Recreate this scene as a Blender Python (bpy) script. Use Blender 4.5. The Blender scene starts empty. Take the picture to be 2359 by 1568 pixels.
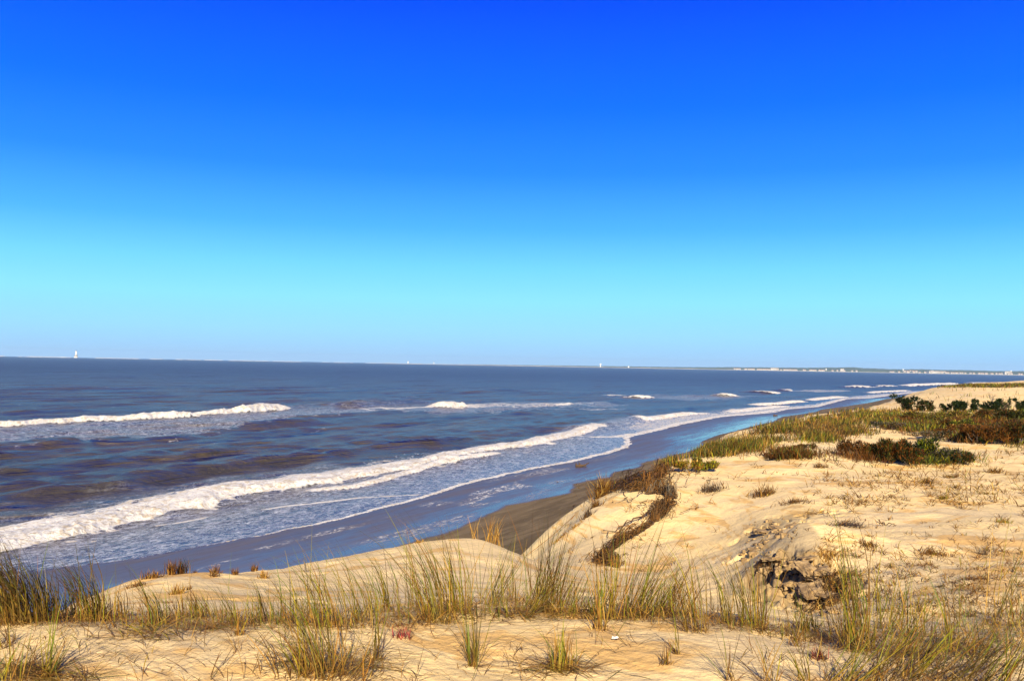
import bpy, math, random
import numpy as np
from mathutils import Matrix, Vector

random.seed(7)
rng = np.random.default_rng(11)
scene = bpy.context.scene
COL = scene.collection

# ------------------------------------------------------------------ camera
CAM = np.array([0.0, 0.0, 10.0])          # ten metres above the sea
FPX = 900.0                                # focal length in pixels of a 1024 px wide frame
PITCH, ROLL = math.radians(1.53), math.radians(1.045)
f_ = np.array([0, math.cos(PITCH), math.sin(PITCH)])
u0 = np.array([0, -math.sin(PITCH), math.cos(PITCH)])
r0 = np.array([1.0, 0, 0])
r_ = math.cos(ROLL) * r0 + math.sin(ROLL) * u0
u_ = math.cos(ROLL) * u0 - math.sin(ROLL) * r0
cam_data = bpy.data.cameras.new("camera")
cam_data.sensor_width = 36.0
cam_data.lens = 36.0 * FPX / 1024.0
cam_data.clip_start, cam_data.clip_end = 0.05, 60000.0
cam = bpy.data.objects.new("camera", cam_data)
COL.objects.link(cam)
M = Matrix(((r_[0], u_[0], -f_[0], CAM[0]), (r_[1], u_[1], -f_[1], CAM[1]), (r_[2], u_[2], -f_[2], CAM[2]), (0, 0, 0, 1)))
cam.matrix_world = M
scene.camera = cam

K = 1024.0 / 2358.0
def ray(dx, dy):
    """Directions with forward depth one for points noted on a 2358 x 1568 copy of the photograph."""
    dx, dy = np.asarray(dx, float), np.asarray(dy, float)
    px, py = (dx * K - 512.0) / FPX, -(dy * K - 340.0) / FPX
    d = f_ + px[..., None] * r_ + py[..., None] * u_
    return d / d[..., 1:2]
SU = np.array([0.454, 0.891])              # along the shore
SV = np.array([-0.891, 0.454])             # out to sea
def to_uv(x, y):
    return x * SU[0] + y * SU[1], x * SV[0] + y * SV[1]
def on_plane(pts, z=0.0):
    p = np.array(pts, float)
    d = ray(p[:, 0], p[:, 1])
    t = (z - CAM[2]) / d[:, 2]
    return to_uv(d[:, 0] * t, d[:, 1] * t)

# ------------------------------------------------------------------ noise
def _hash(ix, iy, s):
    h = (ix.astype(np.int64) * 374761393 + iy.astype(np.int64) * 668265263 + s * 1442695041) & 0xFFFFFFFF
    h = ((h ^ (h >> 13)) * 1274126177) & 0xFFFFFFFF
    return ((h ^ (h >> 16)) & 0xFFFF) / 65535.0
def vnoise(x, y, s=0):
    ix, iy = np.floor(x), np.floor(y)
    fx, fy = x - ix, y - iy
    fx, fy = fx * fx * fx * (fx * (fx * 6 - 15) + 10), fy * fy * fy * (fy * (fy * 6 - 15) + 10)
    ix, iy = ix.astype(np.int64), iy.astype(np.int64)
    a, b, c, d = _hash(ix, iy, s), _hash(ix + 1, iy, s), _hash(ix, iy + 1, s), _hash(ix + 1, iy + 1, s)
    return (a + (b - a) * fx) * (1 - fy) + (c + (d - c) * fx) * fy
def fbm(x, y, s=0, n=4, lac=2.03, gain=0.5):
    t, a, w = 0.0, 1.0, 0.0
    for k in range(n):
        t = t + a * (vnoise(x, y, s + k * 17) - 0.5)
        w += a
        a *= gain
        x, y = x * lac + 3.1, y * lac - 1.7
    return 2 * t / w
def sst(a, b, x):
    t = np.clip((x - a) / (b - a), 0, 1)
    return t * t * (3 - 2 * t)

# ------------------------------------------------------------------ shore lines (traced on the sea plane)
SW_PTS = [(0, 1317), (82, 1315), (289, 1289), (399, 1271), (552, 1241), (663, 1218.6), (729, 1207.6), (809, 1188), (924, 1158),
          (1007, 1136), (1080, 1112), (1166, 1092), (1219, 1080.7), (1310, 1063.8), (1401, 1043), (1440, 1031), (1456, 1021), (1446, 1007), (1479, 998),
          (1526, 988), (1570, 976), (1661, 959), (1781, 949), (1817, 941), (1884, 935.5), (1952, 917.5), (2004, 915.5),
          (2043, 910.5), (2108, 902.5), (2160, 898)]
_u, _v = on_plane(SW_PTS)
_o = np.argsort(_u)
SW_U = np.concatenate([[-4000, -40, _u[_o][0] - 12], _u[_o], [700, 900, 1200, 1900, 5000, 20000]])
SW_V = np.concatenate([[34, 34, _v[_o][0]], _v[_o], [-6, -40, -150, -800, -5200, -40000]])
def v_sw(u): return np.interp(u, SW_U, SW_V)
WET_PTS = [(700, 1330), (820, 1290), (950, 1247), (1050, 1220), (1110, 1190), (1177, 1160), (1250, 1147), (1320, 1134), (1323, 1112), (1404, 1098), (1417, 1085), (1474, 1074), (1479, 1064),
           (1547, 1048), (1600, 1036), (1627, 1025), (1616, 1017), (1648, 1004), (1690, 994), (1732, 984), (1781, 975), (1800, 960),
           (1880, 947), (1895, 941), (2000, 927), (2090, 910), (2130, 903)]
_wu, _wv = on_plane(WET_PTS, 0.3)
_o = np.argsort(_wu)
WET_U, WET_V = _wu[_o], _wv[_o]
def v_wet(u): return np.interp(u, np.concatenate([[-60], WET_U, [700, 900, 1500]]), np.concatenate([[22], WET_V, [-20, -60, -400]]))
ED_U = np.array([-200, 0, 3, 5.1, 8, 12.0, 13.2, 14.4, 16, 19, 23, 37, 60, 100, 150, 250, 480, 700, 900, 1200, 1900, 5000, 20000])
ED_V = np.array([5.0, 5.2, 5.5, 6.5, 8.6, 7.4, 6.3, 5.5, 5.4, 5.9, 6.2, 6.6, 7.0, 6.0, 5.0, 3.0, -16, -36, -72, -185, -830, -5230, -40030])
def v_edge(u): return np.interp(u, ED_U, ED_V)

# ------------------------------------------------------------------ dune surface: thin-plate through noted points
CPS = [(0, 1425, 5.7), (300, 1440, 5.7), (600, 1437, 5.8), (900, 1427, 5.9), (1200, 1422, 6.0), (1500, 1430, 6.0), (1700, 1448, 5.9), (1900, 1482, 5.75),
       (2100, 1482, 5.75), (2358, 1474, 5.8), (0, 1568, 4.6), (1179, 1568, 4.7), (2358, 1568, 4.8),
       (100, 1412, 6.6), (300, 1405, 7.0), (600, 1385, 8), (600, 1330, 10.5), (600, 1283, 13), (430, 1310, 11), (900, 1388, 8.3), (900, 1305, 11.5), (900, 1249, 13.8),
       (1000, 1240, 14.2), (1090, 1235, 14.2), (1090, 1300, 11.8), (1090, 1385, 8.3), (1160, 1257, 14.2), (1230, 1277, 15.5), (1240, 1350, 10.2), (1230, 1390, 8.6),
       (1450, 1385, 8.6), (1450, 1340, 12.2), (1450, 1300, 14.8), (1450, 1200, 17.4), (1450, 1135, 19), (1380, 1140, 19), (1330, 1190, 18), (1450, 1100, 20.8), (1400, 1300, 14.5),
       (1535, 1062, 25), (1540, 1085, 21), (1650, 1400, 8.2), (1650, 1330, 12.2), (1650, 1250, 15.4), (1650, 1170, 17.6), (1650, 1085, 21.5), (1650, 1040, 27), (1740, 988, 34),
       (1760, 1330, 11.2), (1770, 1200, 15.2), (1800, 1412, 8), (1840, 1236, 12.7), (1840, 1262, 11.5), (1840, 1300, 10.7), (1840, 1400, 9.7), (1880, 1428, 8), (1930, 1390, 9.2),
       (2000, 1440, 7.4), (2000, 1330, 10), (2000, 1230, 13), (2000, 1150, 16.5), (2000, 1080, 22), (2000, 1000, 34), (2000, 942, 62), (1880, 960, 44), (1880, 1060, 23),
       (2250, 1440, 7.0), (2250, 1330, 9.6), (2250, 1200, 14), (2250, 1100, 20), (2250, 1020, 30), (2250, 958, 46), (2250, 940, 66), (2250, 890, 105), (2150, 907, 100),
       (2200, 890, 130), (2358, 898, 112), (2358, 942, 70), (2358, 955, 46), (2358, 1100, 20), (2358, 1330, 9.6), (2100, 935, 75), (2120, 905, 128), (2300, 883, 230), (2200, 885, 235), (2420, 883, 230)]
def _cp():
    out = []
    for dx, dy, Y in CPS:
        p = CAM + ray(dx, dy) * Y
        out.append((math.atan2(p[0], p[1]), math.log(math.hypot(p[0], p[1])), p[2]))
    for th in (-75, -45, -20, 0, 20, 45, 75):
        for r, z in ((0.4, 8.3), (1.5, 8.32), (3.2, 8.3)):
            out.append((math.radians(th), math.log(r), z))
    for th in (45, 62, 80):
        for r, z in ((5.5, 8.3), (7.5, 8.0), (10, 7.8), (20, 7.65), (50, 7.6), (110, 8.2), (300, 7.2)):
            out.append((math.radians(th), math.log(r), z))
    for th in (-35, -50, -75):
        for r, z in ((5.5, 8.35), (8, 7.8), (14, 7), (60, 7), (300, 7)):
            out.append((math.radians(th), math.log(r), z))
    for th, r, z in ((-12, 30, 6.8), (-12, 120, 7), (2, 40, 6.8), (2, 200, 7), (15, 60, 7.3), (15, 300, 7), (25, 600, 6.5), (60, 900, 6), (-20, 900, 6)):
        out.append((math.radians(th), math.log(r), z))
    return np.array(out)
CPA = _cp()
def _feat(th, L): return th * 2.2, L
def _kern(d2): return 0.5 * d2 * np.log(d2 + 1e-9)
def tps_fit(A, lam=2e-4):
    X, Yv = _feat(A[:, 0], A[:, 1])
    n = len(X)
    d2 = (X[:, None] - X) ** 2 + (Yv[:, None] - Yv) ** 2
    P = np.stack([np.ones(n), X, Yv], 1)
    S = np.block([[_kern(d2) + lam * np.eye(n), P], [P.T, np.zeros((3, 3))]])
    return np.linalg.solve(S, np.concatenate([A[:, 2], np.zeros(3)])), X, Yv
TW, TX, TY = tps_fit(CPA)
def tps(th, L):
    X, Yv = _feat(np.clip(th, -1.4, 1.4), L)
    z = TW[-3] + TW[-2] * X + TW[-1] * Yv
    for k in range(len(TX)):
        z = z + TW[k] * _kern((X - TX[k]) ** 2 + (Yv - TY[k]) ** 2)
    return z

def pit_mask(x, y):
    """Where the sand has broken into clods: the eroded step and the cracked slope behind it."""
    m = 0
    for dx, dy, Y, rx, ry in ((1850, 1345, 10.25, 0.62, 1.0), (1770, 1300, 11.2, 0.35, 0.35), (1905, 1375, 9.7, 0.5, 0.5)):
        p = CAM + ray(dx, dy) * Y
        m = np.maximum(m, 1 - sst(0.55, 1.15, np.sqrt(((x - p[0]) / rx) ** 2 + ((y - p[1]) / ry) ** 2)))
    c = 0
    for dx, dy, Y, rx, ry in ((1785, 1215, 14.4, 0.9, 1.3), (1740, 1260, 13.2, 0.6, 1.0), (1870, 1190, 15, 0.8, 0.8)):
        p = CAM + ray(dx, dy) * Y
        c = np.maximum(c, 1 - sst(0.4, 1.1, np.sqrt(((x - p[0]) / rx) ** 2 + ((y - p[1]) / ry) ** 2)))
    return m, c

def damp_shade_mask(x, y):  # damp pits and cracks; grey shade painted on the mound's left face
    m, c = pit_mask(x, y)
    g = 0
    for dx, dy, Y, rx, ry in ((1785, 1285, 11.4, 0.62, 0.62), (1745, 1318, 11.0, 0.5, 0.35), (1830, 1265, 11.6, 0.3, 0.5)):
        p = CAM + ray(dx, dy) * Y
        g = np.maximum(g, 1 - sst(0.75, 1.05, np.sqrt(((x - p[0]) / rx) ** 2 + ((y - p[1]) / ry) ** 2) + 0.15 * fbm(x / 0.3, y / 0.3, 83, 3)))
    p = CAM + ray(1848, 1240) * 11.8          # the mound's crest: the painted shade ends at it, sunlit to its right
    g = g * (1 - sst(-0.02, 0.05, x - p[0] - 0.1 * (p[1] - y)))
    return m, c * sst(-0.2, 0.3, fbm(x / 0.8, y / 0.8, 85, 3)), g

def height(x, y):
    r = np.hypot(x, y)
    th = np.arctan2(x, y)
    u, v = to_uv(x, y)
    P = np.clip(tps(th, np.log(np.maximum(r, 0.3))), 5.5, 8.75)
    lod = np.clip(r / 10, 0.3, 6)
    mid = sst(6.5, 10, r) * (1 - sst(30, 60, r))
    P = P + 0.05 * fbm(x / 1.7, y / 1.7, 3, 3) + 0.022 * fbm(x / 0.45, y / 0.45, 5, 3)
    P = P + mid * (0.10 * fbm(x / 2.6, y / 2.0, 101, 4) - 0.09 * np.abs(fbm(x / 3.4 + 5, y / 2.6, 103, 3)) + 0.05) * sst(1.5, 4, x + 0.10 * y)
    dent = vnoise(x / 0.34, y / 0.26, 105)
    P = P - 0.028 * sst(0.66, 0.9, dent) * sst(-0.1, 0.3, fbm(x / 2.2, y / 2.2, 106, 2)) * (1 - sst(12, 18, r))
    P = P + (0.16 * fbm(x / 7, y / 7, 8, 4)) * sst(12, 40, r) + 0.5 * fbm(x / 30, y / 30, 9, 3) * sst(60, 200, r)
    # wind ripples
    w = x * 0.6 + y * 0.8 + 0.25 * fbm(x / 0.8, y / 0.8, 12, 2)
    P = P + 0.0022 * np.sin(w * 2 * math.pi / 0.13) * sst(-0.2, 0.4, fbm(x / 3, y / 3, 14, 2)) * (1 - sst(7, 14, r))
    mp = CAM + ray(1838, 1262) * 11.7
    dd = np.hypot((x - mp[0]) / 1.15, (y - mp[1]) / 0.8)
    P = P + 0.26 * np.maximum(0, 1 - dd) ** 1.2
    m, c = pit_mask(x, y)
    cel = fbm(x / 0.42 + 0.3 * fbm(x / 0.15, y / 0.15, 22, 2), y / 0.34, 25, 5, 2.1, 0.62)
    P = P - m * (0.20 * sst(0.02, 0.16, cel) - 0.13 * fbm(x / 0.13, y / 0.13, 27, 3) - 0.03)
    P = P - c * 0.14 * (1 - sst(0.0, 0.055, np.abs(fbm(x / 0.75, y / 0.75, 31, 3)))) * sst(-0.05, 0.25, fbm(x / 0.9, y / 0.9, 33, 2))
    e = v - v_edge(u) - (0.35 * fbm(u / 2.2, v / 2.2, 41, 3)) * np.clip(r / 14, 0.4, 4)
    sharp = 0.35 + 0.01 * r
    e = e - 0.75 - 0.02 * r
    drop = 0.72 * sharp * np.log1p(np.exp(np.clip(e / sharp, -30, 30)))
    drop = np.where(e / sharp > 30, 0.72 * e, drop)
    z1 = P - drop
    # a wide beach, falling gently into the sea
    s = v - v_sw(u)
    zb = np.where(s > 0, -0.035 * s, np.where(s > -11, -0.032 * s, np.minimum(0.352 + (-11 - s) * 0.085, 1.35)))
    zb = np.maximum(zb, -3.0) + 0.03 * fbm(x / 6, y / 6, 51, 2) * sst(-3, -12, s)
    q = 0.35
    z = np.maximum(z1, zb) + q * np.log1p(np.exp(-np.abs(z1 - zb) / q))
    z = np.where(np.abs(z1 - zb) > 4, np.maximum(z1, zb), z)
    return z

def polar_axes(inner, outer):
    th = np.concatenate([np.linspace(-180, -60, 25)[:-1], np.linspace(-60, -34, 40)[:-1], np.linspace(-34, 34, inner), np.linspace(34, 60, 40)[1:], np.linspace(60, 180, 25)[1:]])
    L = []
    a = math.log(outer[0][0])
    for lim, st in outer[1:]:
        b = math.log(lim)
        n = max(1, int(round((b - a) / st)))
        L += list(np.linspace(a, b, n + 1)[:-1])
        a = b
    L.append(a)
    return np.radians(th), np.array(L)

def grid_mesh(name, X, Y, Z, keep=None, colors=None, smooth=True, wrap=False):
    nr, nc = X.shape
    idx = np.arange(nr * nc).reshape(nr, nc)
    a, b, c, d = idx[:-1, :-1], idx[:-1, 1:], idx[1:, 1:], idx[1:, :-1]
    F = np.stack([a, d, c, b], -1).reshape(-1, 4)
    if keep is not None:
        kf = keep.reshape(-1)
        F = F[kf[F].any(1)]
    V = np.stack([X, Y, Z], -1).reshape(-1, 3)
    used = np.zeros(len(V), bool)
    used[F.reshape(-1)] = True
    remap = np.cumsum(used) - 1
    F = remap[F]
    V = V[used]
    cols = {k: val.reshape(-1, 4)[used] for k, val in (colors or {}).items()}
    return raw_mesh(name, V, F, cols, smooth)

def raw_mesh(name, V, F, cols=None, smooth=False, mats=None):
    me = bpy.data.meshes.new(name)
    V = np.ascontiguousarray(V, np.float32)
    F = np.ascontiguousarray(F, np.int32)
    k = F.shape[1]
    me.vertices.add(len(V))
    me.vertices.foreach_set("co", V.reshape(-1))
    me.loops.add(F.size)
    me.loops.foreach_set("vertex_index", F.reshape(-1))
    me.polygons.add(len(F))
    me.polygons.foreach_set("loop_start", np.arange(0, F.size, k, dtype=np.int32))
    if smooth:
        me.polygons.foreach_set("use_smooth", np.ones(len(F), bool))
    for name_, c in (cols or {}).items():
        at = me.attributes.new(name_, "FLOAT_COLOR", "POINT")
        at.data.foreach_set("color", np.ascontiguousarray(c, np.float32).reshape(-1))
    me.update(calc_edges=True)
    return me

def link(name, me, mat=None, parent=None):
    o = bpy.data.objects.new(name, me)
    COL.objects.link(o)
    if mat is not None:
        me.materials.append(mat)
    if parent is not None:
        o.parent = parent
    return o
def tag(o, label=None, cat=None, group=None, kind=None):
    if label: o["label"] = label
    if cat: o["category"] = cat
    if group: o["group"] = group
    if kind: o["kind"] = kind
    return o
def empty(name, loc, rz=0.0):
    o = bpy.data.objects.new(name, None)
    o.empty_display_size = 0.2
    COL.objects.link(o)
    o.location = loc
    o.rotation_euler = (0, 0, rz)
    return o

# ------------------------------------------------------------------ node helpers
class NT:
    def __init__(self, mat):
        self.t = mat.node_tree
        self.t.nodes.clear()
    def n(self, typ, **kw):
        nd = self.t.nodes.new(typ)
        ins = kw.pop("ins", {})
        for k, v in kw.items(): setattr(nd, k, v)
        for k, v in ins.items():
            s = nd.inputs[k]
            if isinstance(v, bpy.types.NodeSocket): self.t.links.new(v, s)
            else: s.default_value = v
        return nd
    def math(self, op, a, b=0.0, c=0.0, clamp=False):
        nd = self.n("ShaderNodeMath", operation=op, ins={0: a, 1: b, 2: c}, use_clamp=clamp)
        return nd.outputs[0]
    def mix(self, f, a, b, mode="MIX"):
        nd = self.n("ShaderNodeMix", data_type="RGBA", blend_type=mode)
        for s, v in ((nd.inputs[0], f), (nd.inputs[6], a), (nd.inputs[7], b)):
            if isinstance(v, bpy.types.NodeSocket): self.t.links.new(v, s)
            else: s.default_value = v if not isinstance(v, tuple) or len(v) == 4 else (*v, 1)
        return nd.outputs[2]
    def ss(self, x, lo, hi, a=0.0, b=1.0):
        nd = self.n("ShaderNodeMapRange", interpolation_type="SMOOTHSTEP", ins={0: x, 1: lo, 2: hi, 3: a, 4: b})
        return nd.outputs[0]
    def noise(self, vec, scale, detail=4.0, rough=0.55, dist=0.0):
        return self.n("ShaderNodeTexNoise", ins={"Vector": vec, "Scale": scale, "Detail": detail, "Roughness": rough, "Distortion": dist}).outputs[0]
    def scale(self, vec, s, rot=0.0):
        return self.n("ShaderNodeMapping", ins={"Vector": vec, "Scale": s, "Rotation": (0, 0, rot)}).outputs[0]
    def bump(self, h, strength, dist, normal=None):
        ins = {"Height": h, "Strength": strength, "Distance": dist}
        if normal is not None: ins["Normal"] = normal
        return self.n("ShaderNodeBump", ins=ins).outputs[0]
    def out(self, sh, vol=None):
        o = self.n("ShaderNodeOutputMaterial")
        if sh is not None: self.t.links.new(sh, o.inputs[0])
        if vol is not None: self.t.links.new(vol, o.inputs[1])
def new_mat(name):
    m = bpy.data.materials.new(name)
    m.use_nodes = True
    return m, NT(m)
def simple_mat(name, col, rough=0.8, noise_scale=None, col2=None):
    m, t = new_mat(name)
    base = (*col, 1)
    if noise_scale:
        g = t.n("ShaderNodeTexCoord").outputs["Object"]
        base = t.mix(t.ss(t.noise(g, noise_scale), 0.35, 0.65), col, col2)
    b = t.n("ShaderNodeBsdfPrincipled", ins={"Base Color": base, "Roughness": rough})
    t.out(b.outputs[0])
    return m
EXPOSURE = 1.0
SUN_E, SUN_C = 5.0, (1.0, 0.85, 0.60)
SKY_GAIN = 10.6 / 2 ** EXPOSURE / 0.99
SKY_KEYS = [(0, (165, 207, 252)), (0.7, (160, 210, 253)), (2.0, (155, 222, 255)), (4.0, (142, 230, 255)), (6.0, (118, 216, 255)), (8.5, (78, 182, 255)), (12, (38, 142, 255)), (16, (6, 114, 255)), (22, (0, 80, 252)), (27, (0, 58, 225)), (38, (10, 55, 170)), (89, (30, 60, 130))]
SAND_A, SAND_B, SAND_C, SAND_D = (0.86, 0.645, 0.31), (0.80, 0.61, 0.33), (0.66, 0.39, 0.12), (0.54, 0.40, 0.22)
BEACH_A, BEACH_B, BEACH_C = (0.105, 0.075, 0.040), (0.165, 0.12, 0.068), (0.24, 0.185, 0.11)
WET_A, WET_B = (0.085, 0.066, 0.052), (0.115, 0.09, 0.068)
WET_R = (0.11, 0.42)
SEA_R = (0.25, 0.34)
SEA_A, SEA_B = (0.056, 0.048, 0.038), (0.088, 0.067, 0.038)
SEA_BUMP = 1.5
HAZE, HAZE_C = 6e-5, (0.48, 0.74, 1.0, 1)
SAND_G = (0.60, 0.485, 0.31)
# ------------------------------------------------------------------ daylight
SUN_EL, SUN_AZ = math.radians(28), math.radians(180 - 2)     # azimuth clockwise from +Y: straight behind the camera
scene.view_settings.view_transform = "Standard"
scene.view_settings.look = "None"
scene.view_settings.exposure = EXPOSURE
scene.view_settings.gamma = 1.0
w = bpy.data.worlds.new("World")
scene.world = w
w.use_nodes = True
t = NT(w)
sky = t.n("ShaderNodeTexSky", sky_type="NISHITA", sun_disc=False, sun_elevation=SUN_EL, sun_rotation=SUN_AZ, altitude=0.0, air_density=1.0, dust_density=0.6, ozone_density=2.0)
g = t.n("ShaderNodeTexCoord").outputs["Generated"]
sep = t.n("ShaderNodeSeparateXYZ", ins={0: g})
zz = t.n("ShaderNodeMapRange", ins={0: sep.outputs[2], 1: 0.0, 2: 0.5, 3: 0.0, 4: 1.0}).outputs[0]
ramp = t.n("ShaderNodeValToRGB", ins={0: zz})
els = ramp.color_ramp.elements
for i, (el, c) in enumerate(SKY_KEYS):
    p = math.sin(math.radians(el)) / 0.5
    e = els[i] if i < 2 else els.new(p)
    e.position = p
    lin = [((x / 255 + 0.055) / 1.055) ** 2.4 if x > 10 else x / 255 / 12.92 for x in c]
    e.color = (*lin, 1)
graded = t.mix(1.0, ramp.outputs[0], (SKY_GAIN, SKY_GAIN, SKY_GAIN, 1), "MULTIPLY")
skyc = t.mix(0.008, graded, sky.outputs[0])
bg = t.n("ShaderNodeBackground", ins={"Color": skyc, "Strength": 0.1})
wo = t.n("ShaderNodeOutputWorld")
t.t.links.new(bg.outputs[0], wo.inputs[0])
sd = bpy.data.lights.new("sun", "SUN")
sd.energy = SUN_E
sd.angle = math.radians(0.5)
sd.color = SUN_C
so = bpy.data.objects.new("sun", sd)
COL.objects.link(so)
sv = Vector((math.sin(SUN_AZ) * math.cos(SUN_EL), math.cos(SUN_AZ) * math.cos(SUN_EL), math.sin(SUN_EL)))
so.rotation_euler = sv.to_track_quat("Z", "Y").to_euler()
so.location = (0, -20, 40)

# ------------------------------------------------------------------ ground: dunes and beach as one sheet
TH, LR = polar_axes(840, [(0.25,), (3.0, 0.06), (75, 0.0058), (400, 0.011), (1500, 0.05), (9000, 0.12)])
GT, GL = np.meshgrid(TH, LR)
GX, GY = np.exp(GL) * np.sin(GT), np.exp(GL) * np.cos(GT)
GZ = height(GX, GY)
def hq(x, y):
    """Ground height, read from the built sheet."""
    x, y = np.asarray(x, float), np.asarray(y, float)
    th, L = np.arctan2(x, y), np.log(np.maximum(np.hypot(x, y), 0.26))
    i = np.clip(np.searchsorted(TH, th) - 1, 0, len(TH) - 2)
    j = np.clip(np.searchsorted(LR, L) - 1, 0, len(LR) - 2)
    a = (th - TH[i]) / (TH[i + 1] - TH[i])
    b = (L - LR[j]) / (LR[j + 1] - LR[j])
    return (GZ[j, i] * (1 - a) + GZ[j, i + 1] * a) * (1 - b) + (GZ[j + 1, i] * (1 - a) + GZ[j + 1, i + 1] * a) * b
def hit(dx, dy):
    """First ground point seen along the ray of a noted point."""
    d = ray(dx, dy)
    Y = np.exp(np.arange(math.log(2.0), math.log(700), 0.003))
    P = CAM[:, None] + d[:, None] * Y
    below = np.nonzero(P[2] <= hq(P[0], P[1]))[0]
    k = below[0] if len(below) else len(Y) - 1
    return np.array([P[0, k], P[1, k], float(hq(P[0, k], P[1, k]))]), Y[k]

u, v = to_uv(GX, GY)
s = v - v_sw(u)
wd = v - v_wet(u)
wet = sst(-0.25, 0.35, wd + 0.25 * fbm(GX / 1.2, GY / 1.2, 61, 3))
gx, gy = np.gradient(GZ)
dune = sst(0.25, 0.9, GZ - np.where(s > -11, 0.4, np.minimum(0.352 + (-11 - s) * 0.085, 1.35)) + 0.25 * fbm(GX / 1.1, GY / 1.1, 63, 3))
dune = np.where(v < v_edge(u) + 6, dune, 0)
fl = sst(-9, -5, s) * (1 - sst(-1.0, -0.3, s)) * sst(0.08, 0.4, fbm(u / 7, v / 2.2, 65, 3))
near = 1 - sst(60, 120, np.hypot(GX, GY))
MASK = np.stack([wet, dune, fl * near, sst(-13, -1, s)], -1)
dm, dc, dg = damp_shade_mask(GX, GY)
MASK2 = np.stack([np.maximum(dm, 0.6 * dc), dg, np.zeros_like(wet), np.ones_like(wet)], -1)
mg, t = new_mat("sand")
at = t.n("ShaderNodeAttribute", attribute_name="mask")
sp = t.n("ShaderNodeSeparateColor", ins={0: at.outputs["Color"]})
wetN, duneN, fleck = sp.outputs[0], sp.outputs[1], sp.outputs[2]
pos = t.n("ShaderNodeTexCoord").outputs["Object"]
n1 = t.noise(pos, 0.55, 5, 0.6)
n2 = t.noise(pos, 3.5, 4, 0.6)
n3 = t.noise(pos, 160, 2, 0.7)
strat = t.noise(t.scale(pos, (0.30, 0.45, 6.5)), 2.2, 3, 0.6, 0.5)
c = t.mix(t.ss(n1, 0.38, 0.66), SAND_A, SAND_B)
n0 = t.noise(pos, 0.22, 4, 0.6, 0.6)
c = t.mix(t.math("MULTIPLY", t.ss(n0, 0.48, 0.68), 0.45), c, SAND_G)
c = t.mix(t.math("MULTIPLY", t.ss(strat, 0.53, 0.63), 0.75), c, SAND_C)
c = t.mix(t.math("MULTIPLY", t.ss(n2, 0.45, 0.75), 0.35), c, SAND_D)
c = t.mix(t.math("MULTIPLY", t.ss(n3, 0.3, 0.75), 0.22), c, (0.17, 0.12, 0.06))
vor = t.n("ShaderNodeTexVoronoi", ins={"Vector": pos, "Scale": 38.0})
speck = t.math("MULTIPLY", t.math("LESS_THAN", vor.outputs["Distance"], 0.10), t.ss(n2, 0.5, 0.6))
c = t.mix(t.math("MULTIPLY", speck, 0.55), c, (0.10, 0.06, 0.03))
dp = t.n("ShaderNodeSeparateColor", ins={0: t.n("ShaderNodeAttribute", attribute_name="damp").outputs["Color"]})  # red: damp broken sand, green: painted shade of the mound
c = t.mix(t.math("MULTIPLY", dp.outputs[1], 0.85), c, t.mix(n2, (0.30, 0.23, 0.14), (0.40, 0.32, 0.20)))  # mound's side turned from the sun, its shade put into the colour
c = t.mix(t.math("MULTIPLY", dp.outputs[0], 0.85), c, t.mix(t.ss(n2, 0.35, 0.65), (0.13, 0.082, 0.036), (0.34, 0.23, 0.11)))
# beach: darker sand, combed into long streaks along the tide line
ub = t.scale(pos, (1, 1, 1), math.radians(-63))
st = t.noise(t.scale(ub, (0.10, 0.9, 1)), 1.0, 5, 0.6, 0.5)
st2 = t.noise(t.scale(ub, (0.5, 3.0, 1)), 1.0, 4, 0.6, 0.3)
bc = t.mix(t.ss(st, 0.40, 0.62), BEACH_A, BEACH_B)
bc = t.mix(t.math("MULTIPLY", t.ss(st2, 0.5, 0.72), 0.5), bc, BEACH_C)
vb = t.n("ShaderNodeTexVoronoi", ins={"Vector": pos, "Scale": 1.6})
bc = t.mix(t.math("MULTIPLY", t.math("LESS_THAN", vb.outputs["Distance"], 0.045), 0.8), bc, (0.4, 0.36, 0.28))
wc = t.mix(t.ss(st, 0.35, 0.7), WET_A, WET_B)
bc = t.mix(wetN, bc, wc)
c = t.mix(duneN, bc, c)
fn = t.noise(t.scale(ub, (1.4, 5.0, 1)), 1.0, 6, 0.7, 0.8)
fm = t.math("MULTIPLY", t.ss(fn, 0.51, 0.60), fleck)
c = t.mix(fm, c, (0.75, 0.75, 0.75))
wetOnly = t.math("MULTIPLY", wetN, t.math("SUBTRACT", 1.0, t.math("MAXIMUM", duneN, fm)))
wr = t.n("ShaderNodeMapRange", ins={0: at.outputs["Alpha"], 3: WET_R[0], 4: WET_R[1]}).outputs[0]
wr = t.math("ADD", wr, t.math("ADD", t.ss(st, 0.35, 0.7, -0.04, 0.08), t.ss(st2, 0.4, 0.7, -0.02, 0.04)))
rough = t.n("ShaderNodeMapRange", ins={0: wetOnly, 3: 0.95, 4: wr}).outputs[0]
h = t.math("ADD", t.math("MULTIPLY", n2, 0.6), t.math("ADD", t.math("MULTIPLY", n3, 0.10), t.math("MULTIPLY", t.noise(pos, 14, 4, 0.65), 0.3)))
dry = t.math("SUBTRACT", 1.0, wetOnly)
nb = t.n("ShaderNodeBump", ins={"Height": h, "Strength": t.math("MULTIPLY", dry, 0.75), "Distance": 0.06}).outputs[0]
b = t.n("ShaderNodeBsdfPrincipled", ins={"Base Color": c, "Roughness": rough, "Normal": nb, "IOR": 1.45})
t.t.links.new(t.n("ShaderNodeMapRange", ins={0: wetOnly, 3: 0.15, 4: 0.62}).outputs[0], b.inputs["Specular IOR Level"])
t.out(b.outputs[0])
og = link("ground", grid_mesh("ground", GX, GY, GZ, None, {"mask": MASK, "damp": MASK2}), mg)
tag(og, "pale dune sand falling away to a dark wet beach", None, None, "structure")

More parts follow.
